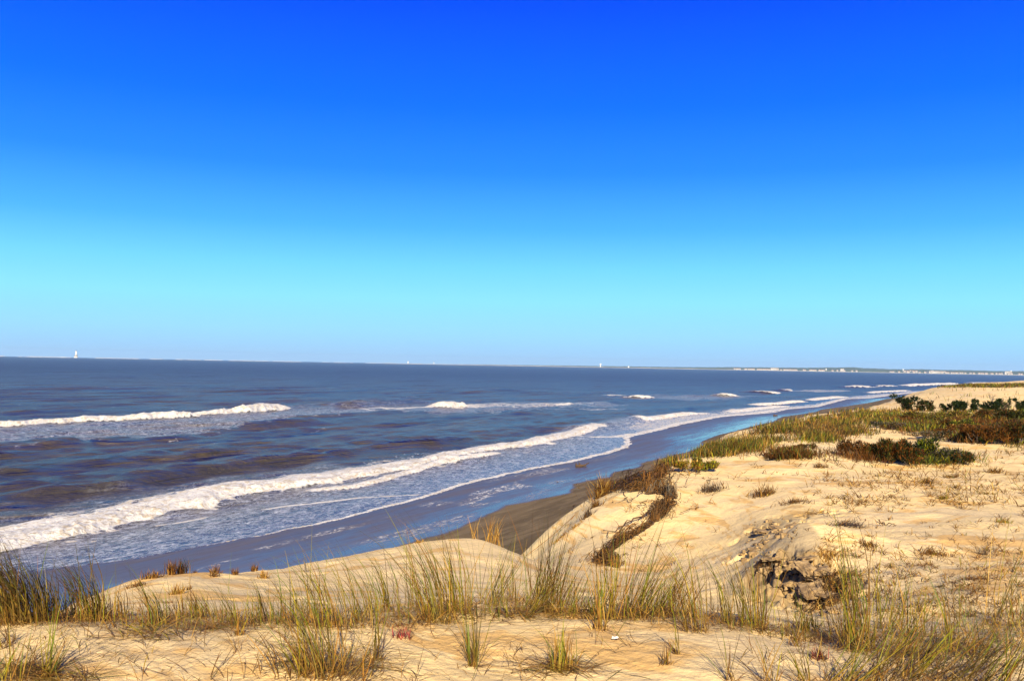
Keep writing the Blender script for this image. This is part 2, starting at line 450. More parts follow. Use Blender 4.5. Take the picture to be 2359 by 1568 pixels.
# ------------------------------------------------------------------ the sea
STH, SLR = polar_axes(820, [(16.0,), (400, 0.0056), (1500, 0.012), (9400, 0.04)])
ST, SL = np.meshgrid(STH, SLR)
SX, SY = np.exp(SL) * np.sin(ST), np.exp(SL) * np.cos(ST)
u, v = to_uv(SX, SY)
sr = np.exp(SL)
s = v - v_sw(u) + 0.25 * fbm(u / 1.5, v / 1.5, 71, 3) * np.clip(sr / 60, 0.5, 3)
deep = sst(0, 26, s)

def curve(pts):
    uu, vv = on_plane(pts)
    o = np.argsort(uu)
    return uu[o], vv[o]
FO = np.zeros_like(s)        # thick white foam
FI = np.zeros_like(s)        # thin veil of foam
Z = np.zeros_like(s)
nz1 = fbm(u / 2.4, v / 1.6, 73, 4)
nz2 = fbm(u / 0.8, v / 0.7, 75, 3)
nz4 = fbm(u / 0.33, v / 0.33, 76, 2) * (1 - sst(120, 220, sr))
nz3 = fbm(u / 9, v / 5, 77, 3)
def band(lo, hi, strength=1.0, rag=0.25, height=0.0, fade=0.06, film=False, tail=0.0, back=0.0, grad=0.0):
    """A strip of foam between a shoreward and a seaward edge; with a height it is a breaking crest."""
    global FO, FI, Z
    lu, lv = curve(lo)
    hu, hv = curve(hi)
    a, bq = max(lu[0], hu[0]), min(lu[-1], hu[-1])
    a, bq = min(lu[0], hu[0]), max(lu[-1], hu[-1])
    vl, vh = np.interp(u, lu, lv), np.interp(u, hu, hv)
    L = bq - a
    end = sst(a - 0.01 * L, a + fade * L, u + 0.8 * nz1) * (1 - sst(bq - fade * L, bq + 0.01 * L, u + 0.8 * nz1))
    wdt = np.maximum(vh - vl, 0.4)
    k = wdt * rag
    tt = v + nz1 * k * 0.8 + nz2 * k * 0.35
    sl = np.minimum(k * 0.5, 0.8)
    m = sst(-sl, sl, tt - vl) * (1 - sst(-k, k, tt - vh)) * end
    if grad: m = m * (1 - grad * sst(0.25, 0.8, (v - vl) / wdt + 0.15 * nz1))
    if tail:
        tv = (v - vl) / (wdt * tail)
        FI = np.maximum(FI, end * sst(-0.05, 0.1, tv) * (1 - sst(0.3, 1.0, tv)) * 0.8)
    if film:
        FI = np.maximum(FI, m * strength)
    else:
        FO = np.maximum(FO, m * strength)
    if back:
        bk = (v - vh) / (wdt * back)
        FI = np.maximum(FI, end * sst(-0.3, 0.0, bk) * (1 - sst(0.1, 1.0, bk + 0.5 * nz3)))
    if height:
        q = (v - vl) / wdt
        Z += end ** 3 * height * sst(-0.25, 0.22, q) * (1 - sst(0.3, 2.0, q)) * (1 + 0.35 * nz1 + 0.3 * nz2)
def breaker(lo, height, width, fade=0.1, tail=0.0, strength=1.0):
    """A breaking crest: steep broken front at the noted line, foam over the crest and down its back."""
    global FO, FI, Z
    lu, lv = curve(lo)
    vl = np.interp(u, lu, lv)
    L = lu[-1] - lu[0]
    uu = u + 0.8 * nz1
    end = sst(lu[0] - 0.02 * L, lu[0] + fade * L, uu) * (1 - sst(lu[-1] - fade * L, lu[-1] + 0.02 * L, uu))
    d = (v + 0.22 * width * nz1 + 0.10 * width * nz2 - vl) / width
    m = (0.86 + 0.14 * sst(0.25, 0.0, d)) * sst(-0.14, 0.02, d) * (1 - 0.40 * sst(0.35, 0.8, d)) * (1 - sst(0.7, 1.5, d + 0.3 * nz2)) * sst(0.05, 0.4, end)
    FO = np.maximum(FO, m * strength)
    if tail:
        tv = (v - vl) / (width * tail)
        FI = np.maximum(FI, end * sst(-1.0, -0.3, tv) * (1 - sst(0.0, 0.2, tv)) * 0.8)
    lump = 1 + 0.20 * nz1 + 0.22 * nz2 + 0.25 * fbm(u / 7, v / 12, 79, 2) + 0.22 * nz4
    Z += end * height * sst(-0.18, 0.30, d) * (1 - sst(0.35, 2.1, d)) * lump
def streak(pts, width, strength, fade=0.08, height=0.0):
    global FO, Z
    lu, lv = curve(pts)
    vl = np.interp(u, lu, lv)
    L = lu[-1] - lu[0]
    end = sst(lu[0], lu[0] + fade * L, u) * (1 - sst(lu[-1] - fade * L, lu[-1], u))
    d = (v - vl + 0.3 * width * nz1) / width
    FO = np.maximum(FO, strength * end * np.exp(-d * d * 2.2))
    if height: Z += height * end * np.exp(-d * d)
def swell(pts, height, back, fade=0.12):
    global Z
    lu, lv = curve(pts)
    vl = np.interp(u, lu, lv) + 0.6 * nz3
    L = lu[-1] - lu[0]
    end = sst(lu[0] - 0.1, lu[0] + fade * L, u) * (1 - sst(lu[-1] - fade * L, lu[-1], u))
    d = v - vl
    Z += height * end * np.where(d < 0, np.exp(-(d / (back * 0.45)) ** 2), np.exp(-(d / back) ** 2)) * (1 + 0.35 * nz3)

# long swell and chop, finer waves only where the sheet is fine enough to carry them
rw = np.random.default_rng(5)
spc = 0.0056 * sr
for lam, slope in [(x, 0.052 if x < 5 else 0.034) for x in np.exp(np.linspace(math.log(0.9), math.log(12), 38))] + [(9, 0.026), (11, 0.026), (13, 0.026), (17, 0.026), (24, 0.022), (31, 0.02), (21, 0.022)]:
    ang = rw.normal(0, 0.42 if lam < 8 else 0.16)
    kx = 2 * math.pi / lam
    du, dv = math.sin(ang), -math.cos(ang)
    amp = slope / kx
    wgt = sst(3.2, 6.5, lam / spc) * (0.25 + 0.75 * sst(2, 26, s))
    ph = kx * (du * u + dv * v) + rw.uniform(0, 6.28) + 0.5 * nz3
    sn = np.sin(ph)
    Z += amp * wgt * (sn + 0.25 * np.cos(2 * ph)) * (1 + 0.35 * nz3)

swell([(-120, 1168), (0, 1150), (140, 1135), (260, 1122), (400, 1100), (552, 1075), (719, 1054), (839, 1036), (891, 1028), (995, 1022), (1110, 1005)], 0.62, 2.3)
swell([(-80, 1045), (0, 1035), (100, 1028), (190, 1016)], 0.6, 4.5)
swell([(230, 1022), (330, 1014), (420, 1004)], 0.4, 4)
swell([(790, 936), (850, 930), (915, 925), (960, 923)], 1.0, 8)
swell([(1230, 955), (1310, 944), (1390, 936)], 0.5, 7)
swell([(1290, 992), (1400, 978), (1480, 964)], 0.7, 6)
swell([(560, 985), (650, 975), (730, 968)], 0.5, 6)
swell([(180, 870), (350, 868), (520, 867)], 0.9, 20)
swell([(1060, 905), (1180, 897), (1300, 893)], 0.7, 12)


LO1 = [(-140, 1296), (0, 1272), (69, 1261), (143, 1240), (275, 1205), (358, 1188), (468, 1160), (552, 1140), (750, 1112), (860, 1096), (943, 1082), (1073, 1054), (1166, 1036), (1237, 1028), (1331, 1004), (1378, 989)]
HI1 = [(-140, 1210), (0, 1188), (143, 1168), (275, 1144), (358, 1133), (552, 1106), (761, 1074), (930, 1047), (1042, 1028), (1166, 1009), (1284, 995), (1344, 983), (1380, 979)]
breaker(LO1, 0.40, 3.2, 0.03, tail=1.0)
band(LO1, HI1, 0.90, 0.45, grad=0.50)
band([(x, y - 16) for x, y in LO1[:9]], [(x, y - 8) for x, y in HI1[:7]], 0.45, 0.5, film=True)
breaker([(690, 1136), (735, 1130), (839, 1118.5), (969, 1086), (1021, 1071), (1100, 1056), (1166, 1044)], 0.22, 1.3, 0.15)
LO2 = [(-100, 996), (0, 984), (88, 979), (200, 971), (301, 967.5), (426, 961), (526, 953.7), (590, 949), (668, 939)]
breaker(LO2, 0.80, 5.0, 0.03)
breaker([(490, 957), (526, 953), (590, 949), (650, 941)], 0.75, 4.0, 0.25)
band([(-100, 1042), (0, 1030), (125, 1016), (275, 1012), (426, 1000), (552, 980), (683, 960), (880, 946)],
     [(-100, 990), (0, 980), (125, 974), (275, 967), (426, 958), (552, 949), (660, 942), (880, 938)], 0.8, 0.30, film=True)
band([(828, 939.6), (865, 945), (943, 947), (1029, 940), (1084, 937)], [(828, 937), (891, 935.5), (1021, 933), (1047, 932), (1086, 932)], 0.62, 0.35)
breaker([(1018, 940), (1050, 938), (1086, 936)], 0.95, 5, 0.2)
band([(1040, 940), (1083, 938), (1200, 937), (1325, 933)], [(1040, 931), (1083, 926), (1200, 925), (1325, 927)], 0.52, 0.4)
breaker([(1290, 934), (1328, 931)], 0.5, 4, 0.25)
band([(640, 946), (800, 945), (1090, 950), (1330, 940)], [(640, 938), (800, 934), (1090, 926), (1330, 924)], 0.6, 0.4, film=True)
band([(1357, 944), (1424, 944)], [(1357, 939), (1424, 940)], 0.5, 0.4)
band([(1403, 912), (1460, 914)], [(1403, 909.5), (1460, 909)], 0.6, 0.4)
breaker([(1420, 913.5), (1480, 915), (1521, 914.5)], 1.1, 5, 0.4)
band([(1500, 918), (1600, 921), (1690, 916)], [(1500, 909), (1600, 909), (1690, 908)], 0.55, 0.4, film=True)
breaker([(1640, 912), (1680, 913), (1707, 912.5)], 1.1, 6, 0.3)
breaker([(1716, 902.5), (1781, 904), (1815, 903.5)], 0.8, 6, 0.2)
breaker([(1816, 899.5), (1841, 899.5)], 1.1, 6, 0.25)
band([(1840, 901), (1945, 900)], [(1840, 897), (1945, 897)], 0.5, 0.4)
breaker([(1957, 891.5), (2032, 891)], 1.2, 8, 0.2)
breaker([(2031, 889.5), (2072, 888.8)], 1.0, 8, 0.25)
breaker([(2085, 889), (2160, 886.5), (2224, 884.5)], 1.6, 10, 0.2)
breaker([(2236, 882.4), (2290, 882.4), (2340, 882.6)], 1.3, 12, 0.2)
LO8 = [(1362, 1008), (1427, 1006), (1479, 998), (1526, 987.5), (1570, 975.5), (1609, 968), (1661, 958.5), (1744, 950.8), (1817, 940.5), (1884, 935.3), (1952, 917.2), (2004, 915.2), (2043, 910.2), (2108, 902.3), (2160, 898.6)]
band(LO8, [(1362, 1005), (1417, 982), (1453, 972), (1505, 961), (1557, 955.5), (1599, 950), (1630, 951), (1661, 952.5), (1688, 945), (1744, 941), (1809, 935), (1869, 930), (1952, 912), (2030, 905), (2108, 899), (2160, 896)], 0.56, 0.40)
breaker(LO8, 0.28, 2.2, 0.04)
breaker([(1470, 973), (1557, 959), (1600, 954), (1660, 951)], 0.5, 3.5, 0.3)
breaker([(1670, 951), (1744, 943), (1830, 934)], 0.4, 3.5, 0.3)
breaker([(1730, 934), (1800, 931), (1870, 924)], 0.65, 4.5, 0.25)
breaker([(1862, 923), (1905, 919), (1960, 913)], 0.6, 4.5, 0.3)
breaker([(2000, 905), (2110, 899)], 0.6, 5, 0.25)
# the sheet of spent water between the bore and the swash edge
inner = sst(-0.3, 0.5, s) * (1 - sst(9, 15, s)) * (1 - sst(150, 260, u))
FI = np.maximum(FI, inner * 0.85)
ew = np.clip(0.25 + 0.016 * (u - 30), 0.22, 1.3)
edge = np.exp(-((s - 0.25 * ew) / (0.55 * ew)) ** 2) * sst(25, 34, u) * (1 - 0.55 * (1 - sst(34, 50, u)))
FO = np.maximum(FO, edge * 0.95)
streak([(552, 1180.5), (613, 1176), (707, 1162), (828, 1147), (950, 1139), (1007, 1135)], 0.42, 0.95, 0.12, 0.06)
streak([(341, 1210), (405, 1205), (468, 1195), (484, 1185.6)], 0.40, 0.95, 0.10, 0.06)
streak([(1166, 1044), (1240, 1043.5), (1310, 1045.6)], 0.5, 0.9, 0.1, 0.06)
streak([(700, 997), (735, 990), (770, 984)], 0.6, 0.45, 0.2)
streak([(1345, 1061), (1400, 1052), (1450, 1036)], 0.6, 0.8, 0.2)
# stray caps
caps = sst(0.50, 0.72, fbm(u / 6, v / 2.0, 81, 3)) * sst(20, 50, s) * (1 - sst(500, 1500, sr))
FO = np.maximum(FO, 0.40 * caps)

film_z = np.maximum(np.interp(s, [-3, 0, 4, 12, 30], [-0.15, 0.012, 0.05, 0.03, 0.0]), -0.2)
Zs = film_z + Z * sst(0.5, 9, s)
lo_ = np.where(s < 8, height(SX, SY) + 0.012, -5)
Zs = np.where(s > -0.05, np.maximum(Zs, lo_), lo_ - 0.05)
keep = (s > -0.25)
FA = np.stack([FO, FI, 1 - sst(1.0, 13, s), sst(60, 900, sr)], -1)

ms, t = new_mat("sea_water")
at = t.n("ShaderNodeAttribute", attribute_name="foam")
sp = t.n("ShaderNodeSeparateColor", ins={0: at.outputs["Color"]})
fo, fi, shal, far_ = sp.outputs[0], sp.outputs[1], sp.outputs[2], at.outputs["Alpha"]
pos = t.n("ShaderNodeTexCoord").outputs["Object"]
ub = t.scale(pos, (1, 1, 1), math.radians(-63))         # x along the shore after the turn
a1 = t.noise(t.scale(ub, (0.9, 1.5, 1)), 1.0, 6, 0.68, 0.9)
a2 = t.noise(t.scale(ub, (3.2, 5.0, 1)), 1.0, 4, 0.65, 0.5)
nmix = t.math("ADD", t.math("MULTIPLY", a1, 0.6), t.math("MULTIPLY", a2, 0.4))
thick = t.ss(t.math("ADD", fo, t.math("MULTIPLY", t.math("SUBTRACT", nmix, 0.5), 1.9)), 0.40, 0.66)
lace = t.noise(t.scale(ub, (0.55, 1.3, 1)), 1.0, 7, 0.72, 1.4)
lace2 = t.math("ABSOLUTE", t.math("SUBTRACT", lace, 0.5))
veil = t.math("MULTIPLY", fi, t.math("ADD", t.math("MULTIPLY", t.ss(lace2, 0.0, 0.045, 1.0, 0.0), 0.42), t.ss(nmix, 0.47, 0.66, 0.0, 0.6)))
foam = t.math("MAXIMUM", thick, veil, clamp=True)
m1 = t.noise(t.scale(ub, (0.03, 0.10, 1)), 1.0, 4, 0.6, 0.3)
wcol = t.mix(t.ss(m1, 0.35, 0.68), SEA_A, SEA_B)
wcol = t.mix(far_, wcol, (0.046, 0.044, 0.042))
wcol = t.mix(t.math("MULTIPLY", shal, 0.6), wcol, (0.05, 0.05, 0.055))
b1 = t.noise(t.scale(ub, (0.75, 2.6, 1)), 1.0, 6, 0.62, 0.4)
b2 = t.noise(t.scale(ub, (0.09, 0.42, 1)), 1.0, 5, 0.6, 0.4)
b3 = t.noise(t.scale(ub, (0.018, 0.05, 1)), 1.0, 4, 0.6, 0.3)
hh = t.math("ADD", t.math("MULTIPLY", b1, 0.38), t.math("ADD", t.math("MULTIPLY", b2, 0.45), t.math("MULTIPLY", b3, 3.0)))
nw = t.n("ShaderNodeBump", ins={"Height": hh, "Strength": t.math("SUBTRACT", 1.0, t.math("MULTIPLY", shal, 0.85)), "Distance": SEA_BUMP}).outputs[0]
water = t.n("ShaderNodeBsdfPrincipled", ins={"Base Color": wcol, "Roughness": t.n("ShaderNodeMapRange", ins={0: far_, 3: SEA_R[0], 4: SEA_R[1]}).outputs[0], "IOR": 1.333, "Normal": nw, "Specular IOR Level": 0.5, "Specular Tint": (0.56, 0.69, 1.0, 1)})
fcol = t.mix(t.math("MULTIPLY", t.ss(t.math('ADD', t.math('MULTIPLY', a1, 0.5), t.math('MULTIPLY', a2, 0.5)), 0.45, 0.60), 0.85), (0.74, 0.73, 0.70), (0.46, 0.37, 0.23))
fcol = t.mix(t.ss(thick, 0.4, 0.9), (0.72, 0.76, 0.86), fcol)
nf = t.n("ShaderNodeBump", ins={"Height": nmix, "Strength": 0.9, "Distance": 0.35}).outputs[0]
fb = t.n("ShaderNodeBsdfPrincipled", ins={"Base Color": fcol, "Roughness": 0.6, "Normal": nf})
mx = t.n("ShaderNodeMixShader", ins={0: foam, 1: water.outputs[0], 2: fb.outputs[0]})
t.out(mx.outputs[0])
osea = link("sea", grid_mesh("sea", SX, SY, Zs, keep, {"foam": FA}), ms)
tag(osea, "brown and blue sea with white breakers rolling in along the beach", None, None, "structure")
del GT, GL, MASK, FA
# ------------------------------------------------------------------ mesh kit
class MB:
    """Collects tubes, boxes and lathes into one mesh."""
    def __init__(self): self.v, self.f, self.m = [], [], []
    def add(self, v, f, mi=0):
        k = len(self.v)
        self.v += [tuple(p) for p in v]
        self.f += [tuple(i + k for i in q) for q in f]
        self.m += [mi] * len(f)
    def tube(self, pts, rad, sides=6, mi=0):
        pts = [Vector(p) for p in pts]
        n = len(pts)
        vs = []
        for i, p in enumerate(pts):
            d = (pts[min(i + 1, n - 1)] - pts[max(i - 1, 0)]).normalized()
            a = d.orthogonal().normalized()
            b = d.cross(a)
            r = rad[i] if hasattr(rad, "__len__") else rad
            vs += [p + (a * math.cos(2 * math.pi * k / sides) + b * math.sin(2 * math.pi * k / sides)) * r for k in range(sides)]
        fs = [(i * sides + k, i * sides + (k + 1) % sides, (i + 1) * sides + (k + 1) % sides, (i + 1) * sides + k) for i in range(n - 1) for k in range(sides)]
        fs += [tuple(range(sides))[::-1], tuple((n - 1) * sides + k for k in range(sides))]
        self.add(vs, fs, mi)
    def lathe(self, prof, sides=20, mi=0):
        vs = [(r * math.cos(2 * math.pi * k / sides), r * math.sin(2 * math.pi * k / sides), z) for r, z in prof for k in range(sides)]
        fs = [(i * sides + k, i * sides + (k + 1) % sides, (i + 1) * sides + (k + 1) % sides, (i + 1) * sides + k) for i in range(len(prof) - 1) for k in range(sides)]
        fs += [tuple(range(sides))[::-1], tuple((len(prof) - 1) * sides + k for k in range(sides))]
        self.add(vs, fs, mi)
    def box(self, c, s, mi=0):
        x, y, z = (q / 2 for q in s)
        v = [(c[0] + i * x, c[1] + j * y, c[2] + k * z) for i in (-1, 1) for j in (-1, 1) for k in (-1, 1)]
        self.add(v, [(0, 1, 3, 2), (4, 6, 7, 5), (0, 4, 5, 1), (2, 3, 7, 6), (0, 2, 6, 4), (1, 5, 7, 3)], mi)
    def gable(self, w, d, h, rise, mi=1):
        v = [(-w / 2, -d / 2, h), (w / 2, -d / 2, h), (w / 2, d / 2, h), (-w / 2, d / 2, h), (-w / 2, 0, h + rise), (w / 2, 0, h + rise)]
        self.add(v, [(0, 1, 5, 4), (2, 3, 4, 5), (1, 2, 5), (3, 0, 4)], mi)
    def build(self, name, mats, parent=None, smooth=False):
        me = bpy.data.meshes.new(name)
        me.from_pydata(self.v, [], self.f)
        for m in mats if isinstance(mats, (list, tuple)) else [mats]: me.materials.append(m)
        me.polygons.foreach_set("material_index", self.m)
        if smooth: me.polygons.foreach_set("use_smooth", [True] * len(self.f))
        me.update()
        return link(name, me, None, parent)

white = simple_mat("white_paint", (0.8, 0.79, 0.76), 0.7, 0.2, (0.72, 0.70, 0.66))
stone = simple_mat("pale_stone", (0.42, 0.36, 0.28), 0.9, 0.3, (0.34, 0.30, 0.24))
wall_m = simple_mat("lime_wash", (0.50, 0.48, 0.45), 0.8, 0.05, (0.34, 0.31, 0.28))
dark = simple_mat("dark_iron", (0.03, 0.035, 0.04), 0.5, 0.5, (0.05, 0.05, 0.055))
tile = simple_mat("roof_tile", (0.36, 0.20, 0.13), 0.85, 0.4, (0.30, 0.18, 0.13))
wood_m = simple_mat("far_wood", (0.028, 0.048, 0.022), 0.95, 0.02, (0.045, 0.06, 0.03))
shore_m = simple_mat("far_sand", (0.55, 0.47, 0.36), 0.95, 0.01, (0.45, 0.40, 0.32))
surf_m = simple_mat("surf_foam", (0.62, 0.63, 0.64), 0.8, 0.1, (0.5, 0.52, 0.55))

# ------------------------------------------------------------------ lighthouse on its rock far out
D0 = 7600.0
p = ray(175, 822) * D0
lh = empty("lighthouse", (p[0], p[1], 0))
tag(lh, "tall white lighthouse with a dark lantern, standing alone in the sea", "lighthouse")
m = MB(); m.lathe([(17, -3), (17, 4.5), (15.5, 6.5), (0.1, 6.5)], 28); m.build("platform", white, lh, True)
m = MB(); m.lathe([(12.5, 6.4), (11.5, 20), (11.8, 20.5), (11.8, 22), (0.1, 22)], 28); m.build("base_storey", stone, lh)
m = MB(); m.lathe([(8.2, 21.9), (7.4, 34), (6.4, 48), (5.8, 55)], 28); m.build("tower", white, lh, True)
m = MB(); m.lathe([(6.8, 54.9), (7.0, 56.3), (4.2, 56.4)], 28); m.build("gallery", white, lh)
m = MB(); m.lathe([(3.6, 56.2), (3.6, 61)], 20); la = m.build("lantern", dark, lh)
m = MB(); m.lathe([(4.3, 61.05), (3.0, 64), (0.4, 66), (0.2, 68)], 20); m.build("roof", dark, la, True)

# ------------------------------------------------------------------ surf on the bank at the horizon
V, F = [], []
for i in range(1400):
    dx = rng.uniform(-250, 905)
    if vnoise(np.array([dx / 26.0]), np.array([0.5]), 3)[0] + rng.uniform(-0.12, 0.12) < 0.46: continue
    if 165 < dx < 187: continue
    r = ray(dx, 820)
    Y = rng.uniform(7000, 7550)
    x, y = r[0] * Y, Y
    l, h, d = rng.uniform(8, 32), rng.uniform(2.5, 6.5) * (1 - 0.45 * max(dx, 0) / 905), rng.uniform(10, 20)
    k = len(V)
    V += [(x - l, y - d, -0.5), (x + l, y - d, -0.5), (x + l * 0.7, y, h * rng.uniform(0.6, 1)), (x - l * 0.7, y, h), (x - l, y + d, -0.5), (x + l, y + d, -0.5)]
    F += [(k, k + 1, k + 2, k + 3), (k + 3, k + 2, k + 5, k + 4)]
o = link("surf", raw_mesh("surf", np.array(V), np.array(F)), surf_m)
tag(o, "broken white line of surf on a bank along the horizon", None, None, "stuff")

# ------------------------------------------------------------------ far wooded coast
HX = np.array([880, 960, 1100, 1200, 1400, 1600, 1750, 1850, 1900, 1960, 2000, 2060, 2120, 2200, 2300, 2358, 2500, 2900])
HH = np.array([0, 1.5, 5, 7, 10.5, 15, 24, 26, 31, 36, 31, 29, 31, 30, 29, 29, 30, 26])
R0 = 7000.0
def coast(dx):
    r = ray(dx, 840.0)
    r = r / math.hypot(r[0], r[1])
    return r[:2]
xs = np.linspace(880, 2900, 900)
dirs = np.array([coast(x) for x in xs])
hh = np.interp(xs, HX, HH)
prof = [(0, -1.0), (8, 1.0), (40, 3.0), (60, 3.2)]
X = np.array([[(R0 + q) * d[0] for d in dirs] for q, z in prof])
Y = np.array([[(R0 + q) * d[1] for d in dirs] for q, z in prof])
Z2 = np.array([[z + 1.2 * float(fbm(np.array([x / 14.0]), np.array([0.0]), 91, 2)[0]) for x in xs] for q, z in prof])
o = link("far_shore", grid_mesh("far_shore", X, Y, Z2), shore_m)
tag(o, "thin pale strip of sand under the far wooded coast", None, None, "structure")
qs = np.concatenate([[52, 54], np.linspace(58, 420, 34), [620, 900]])
nx = 1500
xs = np.linspace(905, 2900, nx)
dirs = np.array([coast(x) for x in xs])
hh = np.interp(xs, HX, HH) * (1 + 0.12 * fbm(xs / 40, xs * 0 + 2.0, 92, 3))
X = np.array([(R0 + q) * dirs[:, 0] for q in qs])
Y = np.array([(R0 + q) * dirs[:, 1] for q in qs])
pz = np.interp(qs, [52, 53, 58, 420, 620, 900], [1.5, 3, 0.30, 1, 0.7, 0.0])
Z2 = np.array([hh * a for a in pz])
Z2[0], Z2[1] = 2.0, 2.6
Z2[2:-1] += 2.6 * np.array([fbm(xs / 1.6, xs * 0 + k * 0.7, 93, 2) for k in range(len(qs) - 3)]) * np.minimum(1, hh / 12)
o = link("far_wood", grid_mesh("far_wood", X, Y, Z2, None, None, False), wood_m)
tag(o, "long dark wood covering the low hills of the far coast", None, None, "stuff")

def on_hill(ox, oy):
    """A point of the far slope seen at a pixel of the full photograph."""
    dx, dy = ox / 1.6285, oy / 1.6285
    h = float(np.interp(dx, HX, HH))
    d = ray(dx, dy)
    for q in np.linspace(45, 420, 200):
        Yk = (R0 + q) * coast(dx)[1]
        z = CAM[2] + d[2] * Yk
        gz = h * float(np.interp(q, [45, 57, 58, 420], [0.1, 0.1, 0.30, 1]))
        if z <= gz: break
    return coast(dx)[0] * (R0 + q), Yk, max(gz, 2.6)
def house_mesh(w, d, h, rise):
    m = MB(); m.box((0, 0, h / 2 - 2), (w, d, h + 4)); m.gable(w + 1.2, d + 1.2, h, rise, 1)
    return m
hz3 = [(235, 123), (270, 123), (295, 125), (325, 126), (415, 122), (435, 125), (480, 124), (505, 118), (548, 120), (630, 128), (655, 127), (680, 126), (725, 127), (765, 132), (795, 130), (820, 132),
       (850, 132), (930, 145), (1000, 145), (1050, 138), (1075, 140), (1108, 133), (1150, 138), (1185, 138), (1200, 135), (1225, 145), (1250, 143), (1370, 145), (1390, 143),
       (1475, 135), (1495, 140), (1535, 142), (1565, 148), (1625, 152), (1665, 158), (1690, 153), (1845, 150), (1925, 165), (2030, 158), (2165, 145), (2235, 142)]
hz4 = [(395, 137), (433, 138), (515, 145), (600, 130), (650, 160), (640, 135), (682, 123), (725, 130), (770, 143), (735, 150), (820, 150), (900, 155), (940, 155), (1150, 168), (1220, 170),
       (1240, 172), (1295, 165), (1320, 168), (1365, 163), (1415, 172), (1450, 170), (1490, 172), (1570, 168), (1620, 168), (1700, 168), (1730, 168), (1750, 172), (1800, 170), (1885, 178),
       (1950, 180), (1998, 180), (2028, 180), (2140, 185), (2175, 187), (2285, 195), (2320, 197)]
spots = [(2700 + a / 4.37, 1360 + b / 4.37, 0) for a, b in hz3] + [(3240 + a / 3.93, 1360 + b / 3.93, 1) for a, b in hz4]
kinds = [house_mesh(14, 11, 6, 3.5).build("house", [wall_m, tile]), house_mesh(20, 12, 6.5, 3.5).build("house", [wall_m, tile]), house_mesh(11, 11, 7.5, 3.5).build("house", [wall_m, tile])]
first = [True] * 3
for ox, oy, part in spots:
    k = rng.integers(0, 3)
    o = kinds[k] if first[k] else kinds[k].copy()
    if not first[k]: COL.objects.link(o)
    first[k] = False
    o.location = on_hill(ox, oy)
    o.rotation_euler = (0, 0, rng.uniform(-0.5, 0.5))
    tag(o, "tiny white house among the trees on the far shore, beyond the main surf" if part == 0 else "tiny white house in the far seaside town above the sand dune", "house",
        "white houses on the wooded far shore" if part == 0 else "white houses of the far seaside town")
def block(ox, oy, w, d, h, name, label):
    e = empty(name, on_hill(ox, oy))
    tag(e, label, "building")
    m = MB(); m.box((0, 0, h / 2 - 2), (w, d, h + 4)); m.build("wall", wall_m, e)
    m = MB(); m.box((0, 0, h + 0.6), (w + 1, d + 1, 1.2)); m.build("roof", tile, e)
    for s_ in range(2):
        m = MB(); m.box((0, -d / 2 - 0.1, h * (0.3 + 0.4 * s_)), (w * 0.9, 0.3, 1.6)); m.build("window_band", dark, e)
block(2700 + 892 / 4.37, 1360 + 132 / 4.37, 60, 16, 16, "hotel_building", "largest white building on the far shore left of the highest wooded hill")
block(2700 + 1998 / 4.37, 1360 + 158 / 4.37, 26, 16, 18, "apartment_building", "white block at the water's edge below the highest far hill")
block(3240 + 1002 / 3.93, 1360 + 164 / 3.93, 22, 16, 17, "apartment_building", "square white block at the left end of the long white sea front")
block(3240 + 1075 / 3.93, 1360 + 162 / 3.93, 120, 18, 14, "terrace_building", "long white terrace along the sea front of the far town")
block(3240 + 2115 / 3.93, 1360 + 164 / 3.93, 46, 22, 15, "hall_building", "broad white hall standing above the far town's right end")
def tower(ox, oy, h, r, label, tank=False):
    x, y, z = on_hill(ox, oy)
    e = empty("water_tower" if tank else "beacon_tower", (x, y, z))
    tag(e, label, "tower")
    if tank:
        m = MB(); m.lathe([(r * 0.5, -3), (r * 0.4, h * 0.7)], 12); m.build("shaft", white, e, True)
        m = MB(); m.lathe([(r * 0.5, h * 0.69), (r, h * 0.8), (r, h), (0.2, h + 1)], 14); m.build("tank", white, e, True)
    else:
        m = MB(); m.lathe([(r, -3), (r * 0.7, h * 0.85)], 12); m.build("shaft", white, e, True)
        m = MB(); m.lathe([(r * 0.8, h * 0.85), (r * 0.8, h * 0.96), (0.2, h)], 12); m.build("lamp_house", dark, e, True)
tower(1530, 1364, 24, 4, "leftmost thin white tower, where the far coast begins")
tower(1627, 1362, 19, 3.4, "slim white tower beside the first low clump of far trees")
tower(2252, 1381, 26, 8, "round white water tower rising above the low far wood", True)
tower(2357, 1385, 15, 6, "short white beacon on the sand strip of the far coast")
tower(3240 + 577 / 3.93, 1360 + 118 / 3.93, 14, 7, "white tank on the crest of the far hill above the town", True)
tower(3240 + 2168 / 3.93, 1360 + 150 / 3.93, 18, 6, "white water tower at the right end of the far town", True)
tower(2700 + 1740 / 4.37, 1360 + 130 / 4.37, 12, 6, "white tank halfway up the highest wooded far hill", True)

# ------------------------------------------------------------------ sea air
if HAZE:
    m = MB(); m.box((0, 0, 34), (2 * 9480, 2 * 9480, 86))
    hm, t = new_mat("haze")
    t.out(None, t.n("ShaderNodeVolumePrincipled", ins={"Color": HAZE_C, "Density": HAZE, "Anisotropy": 0.0}).outputs[0])
    ho = m.build("haze", hm)
    tag(ho, "thin blue sea air over the water", None, None, "stuff")
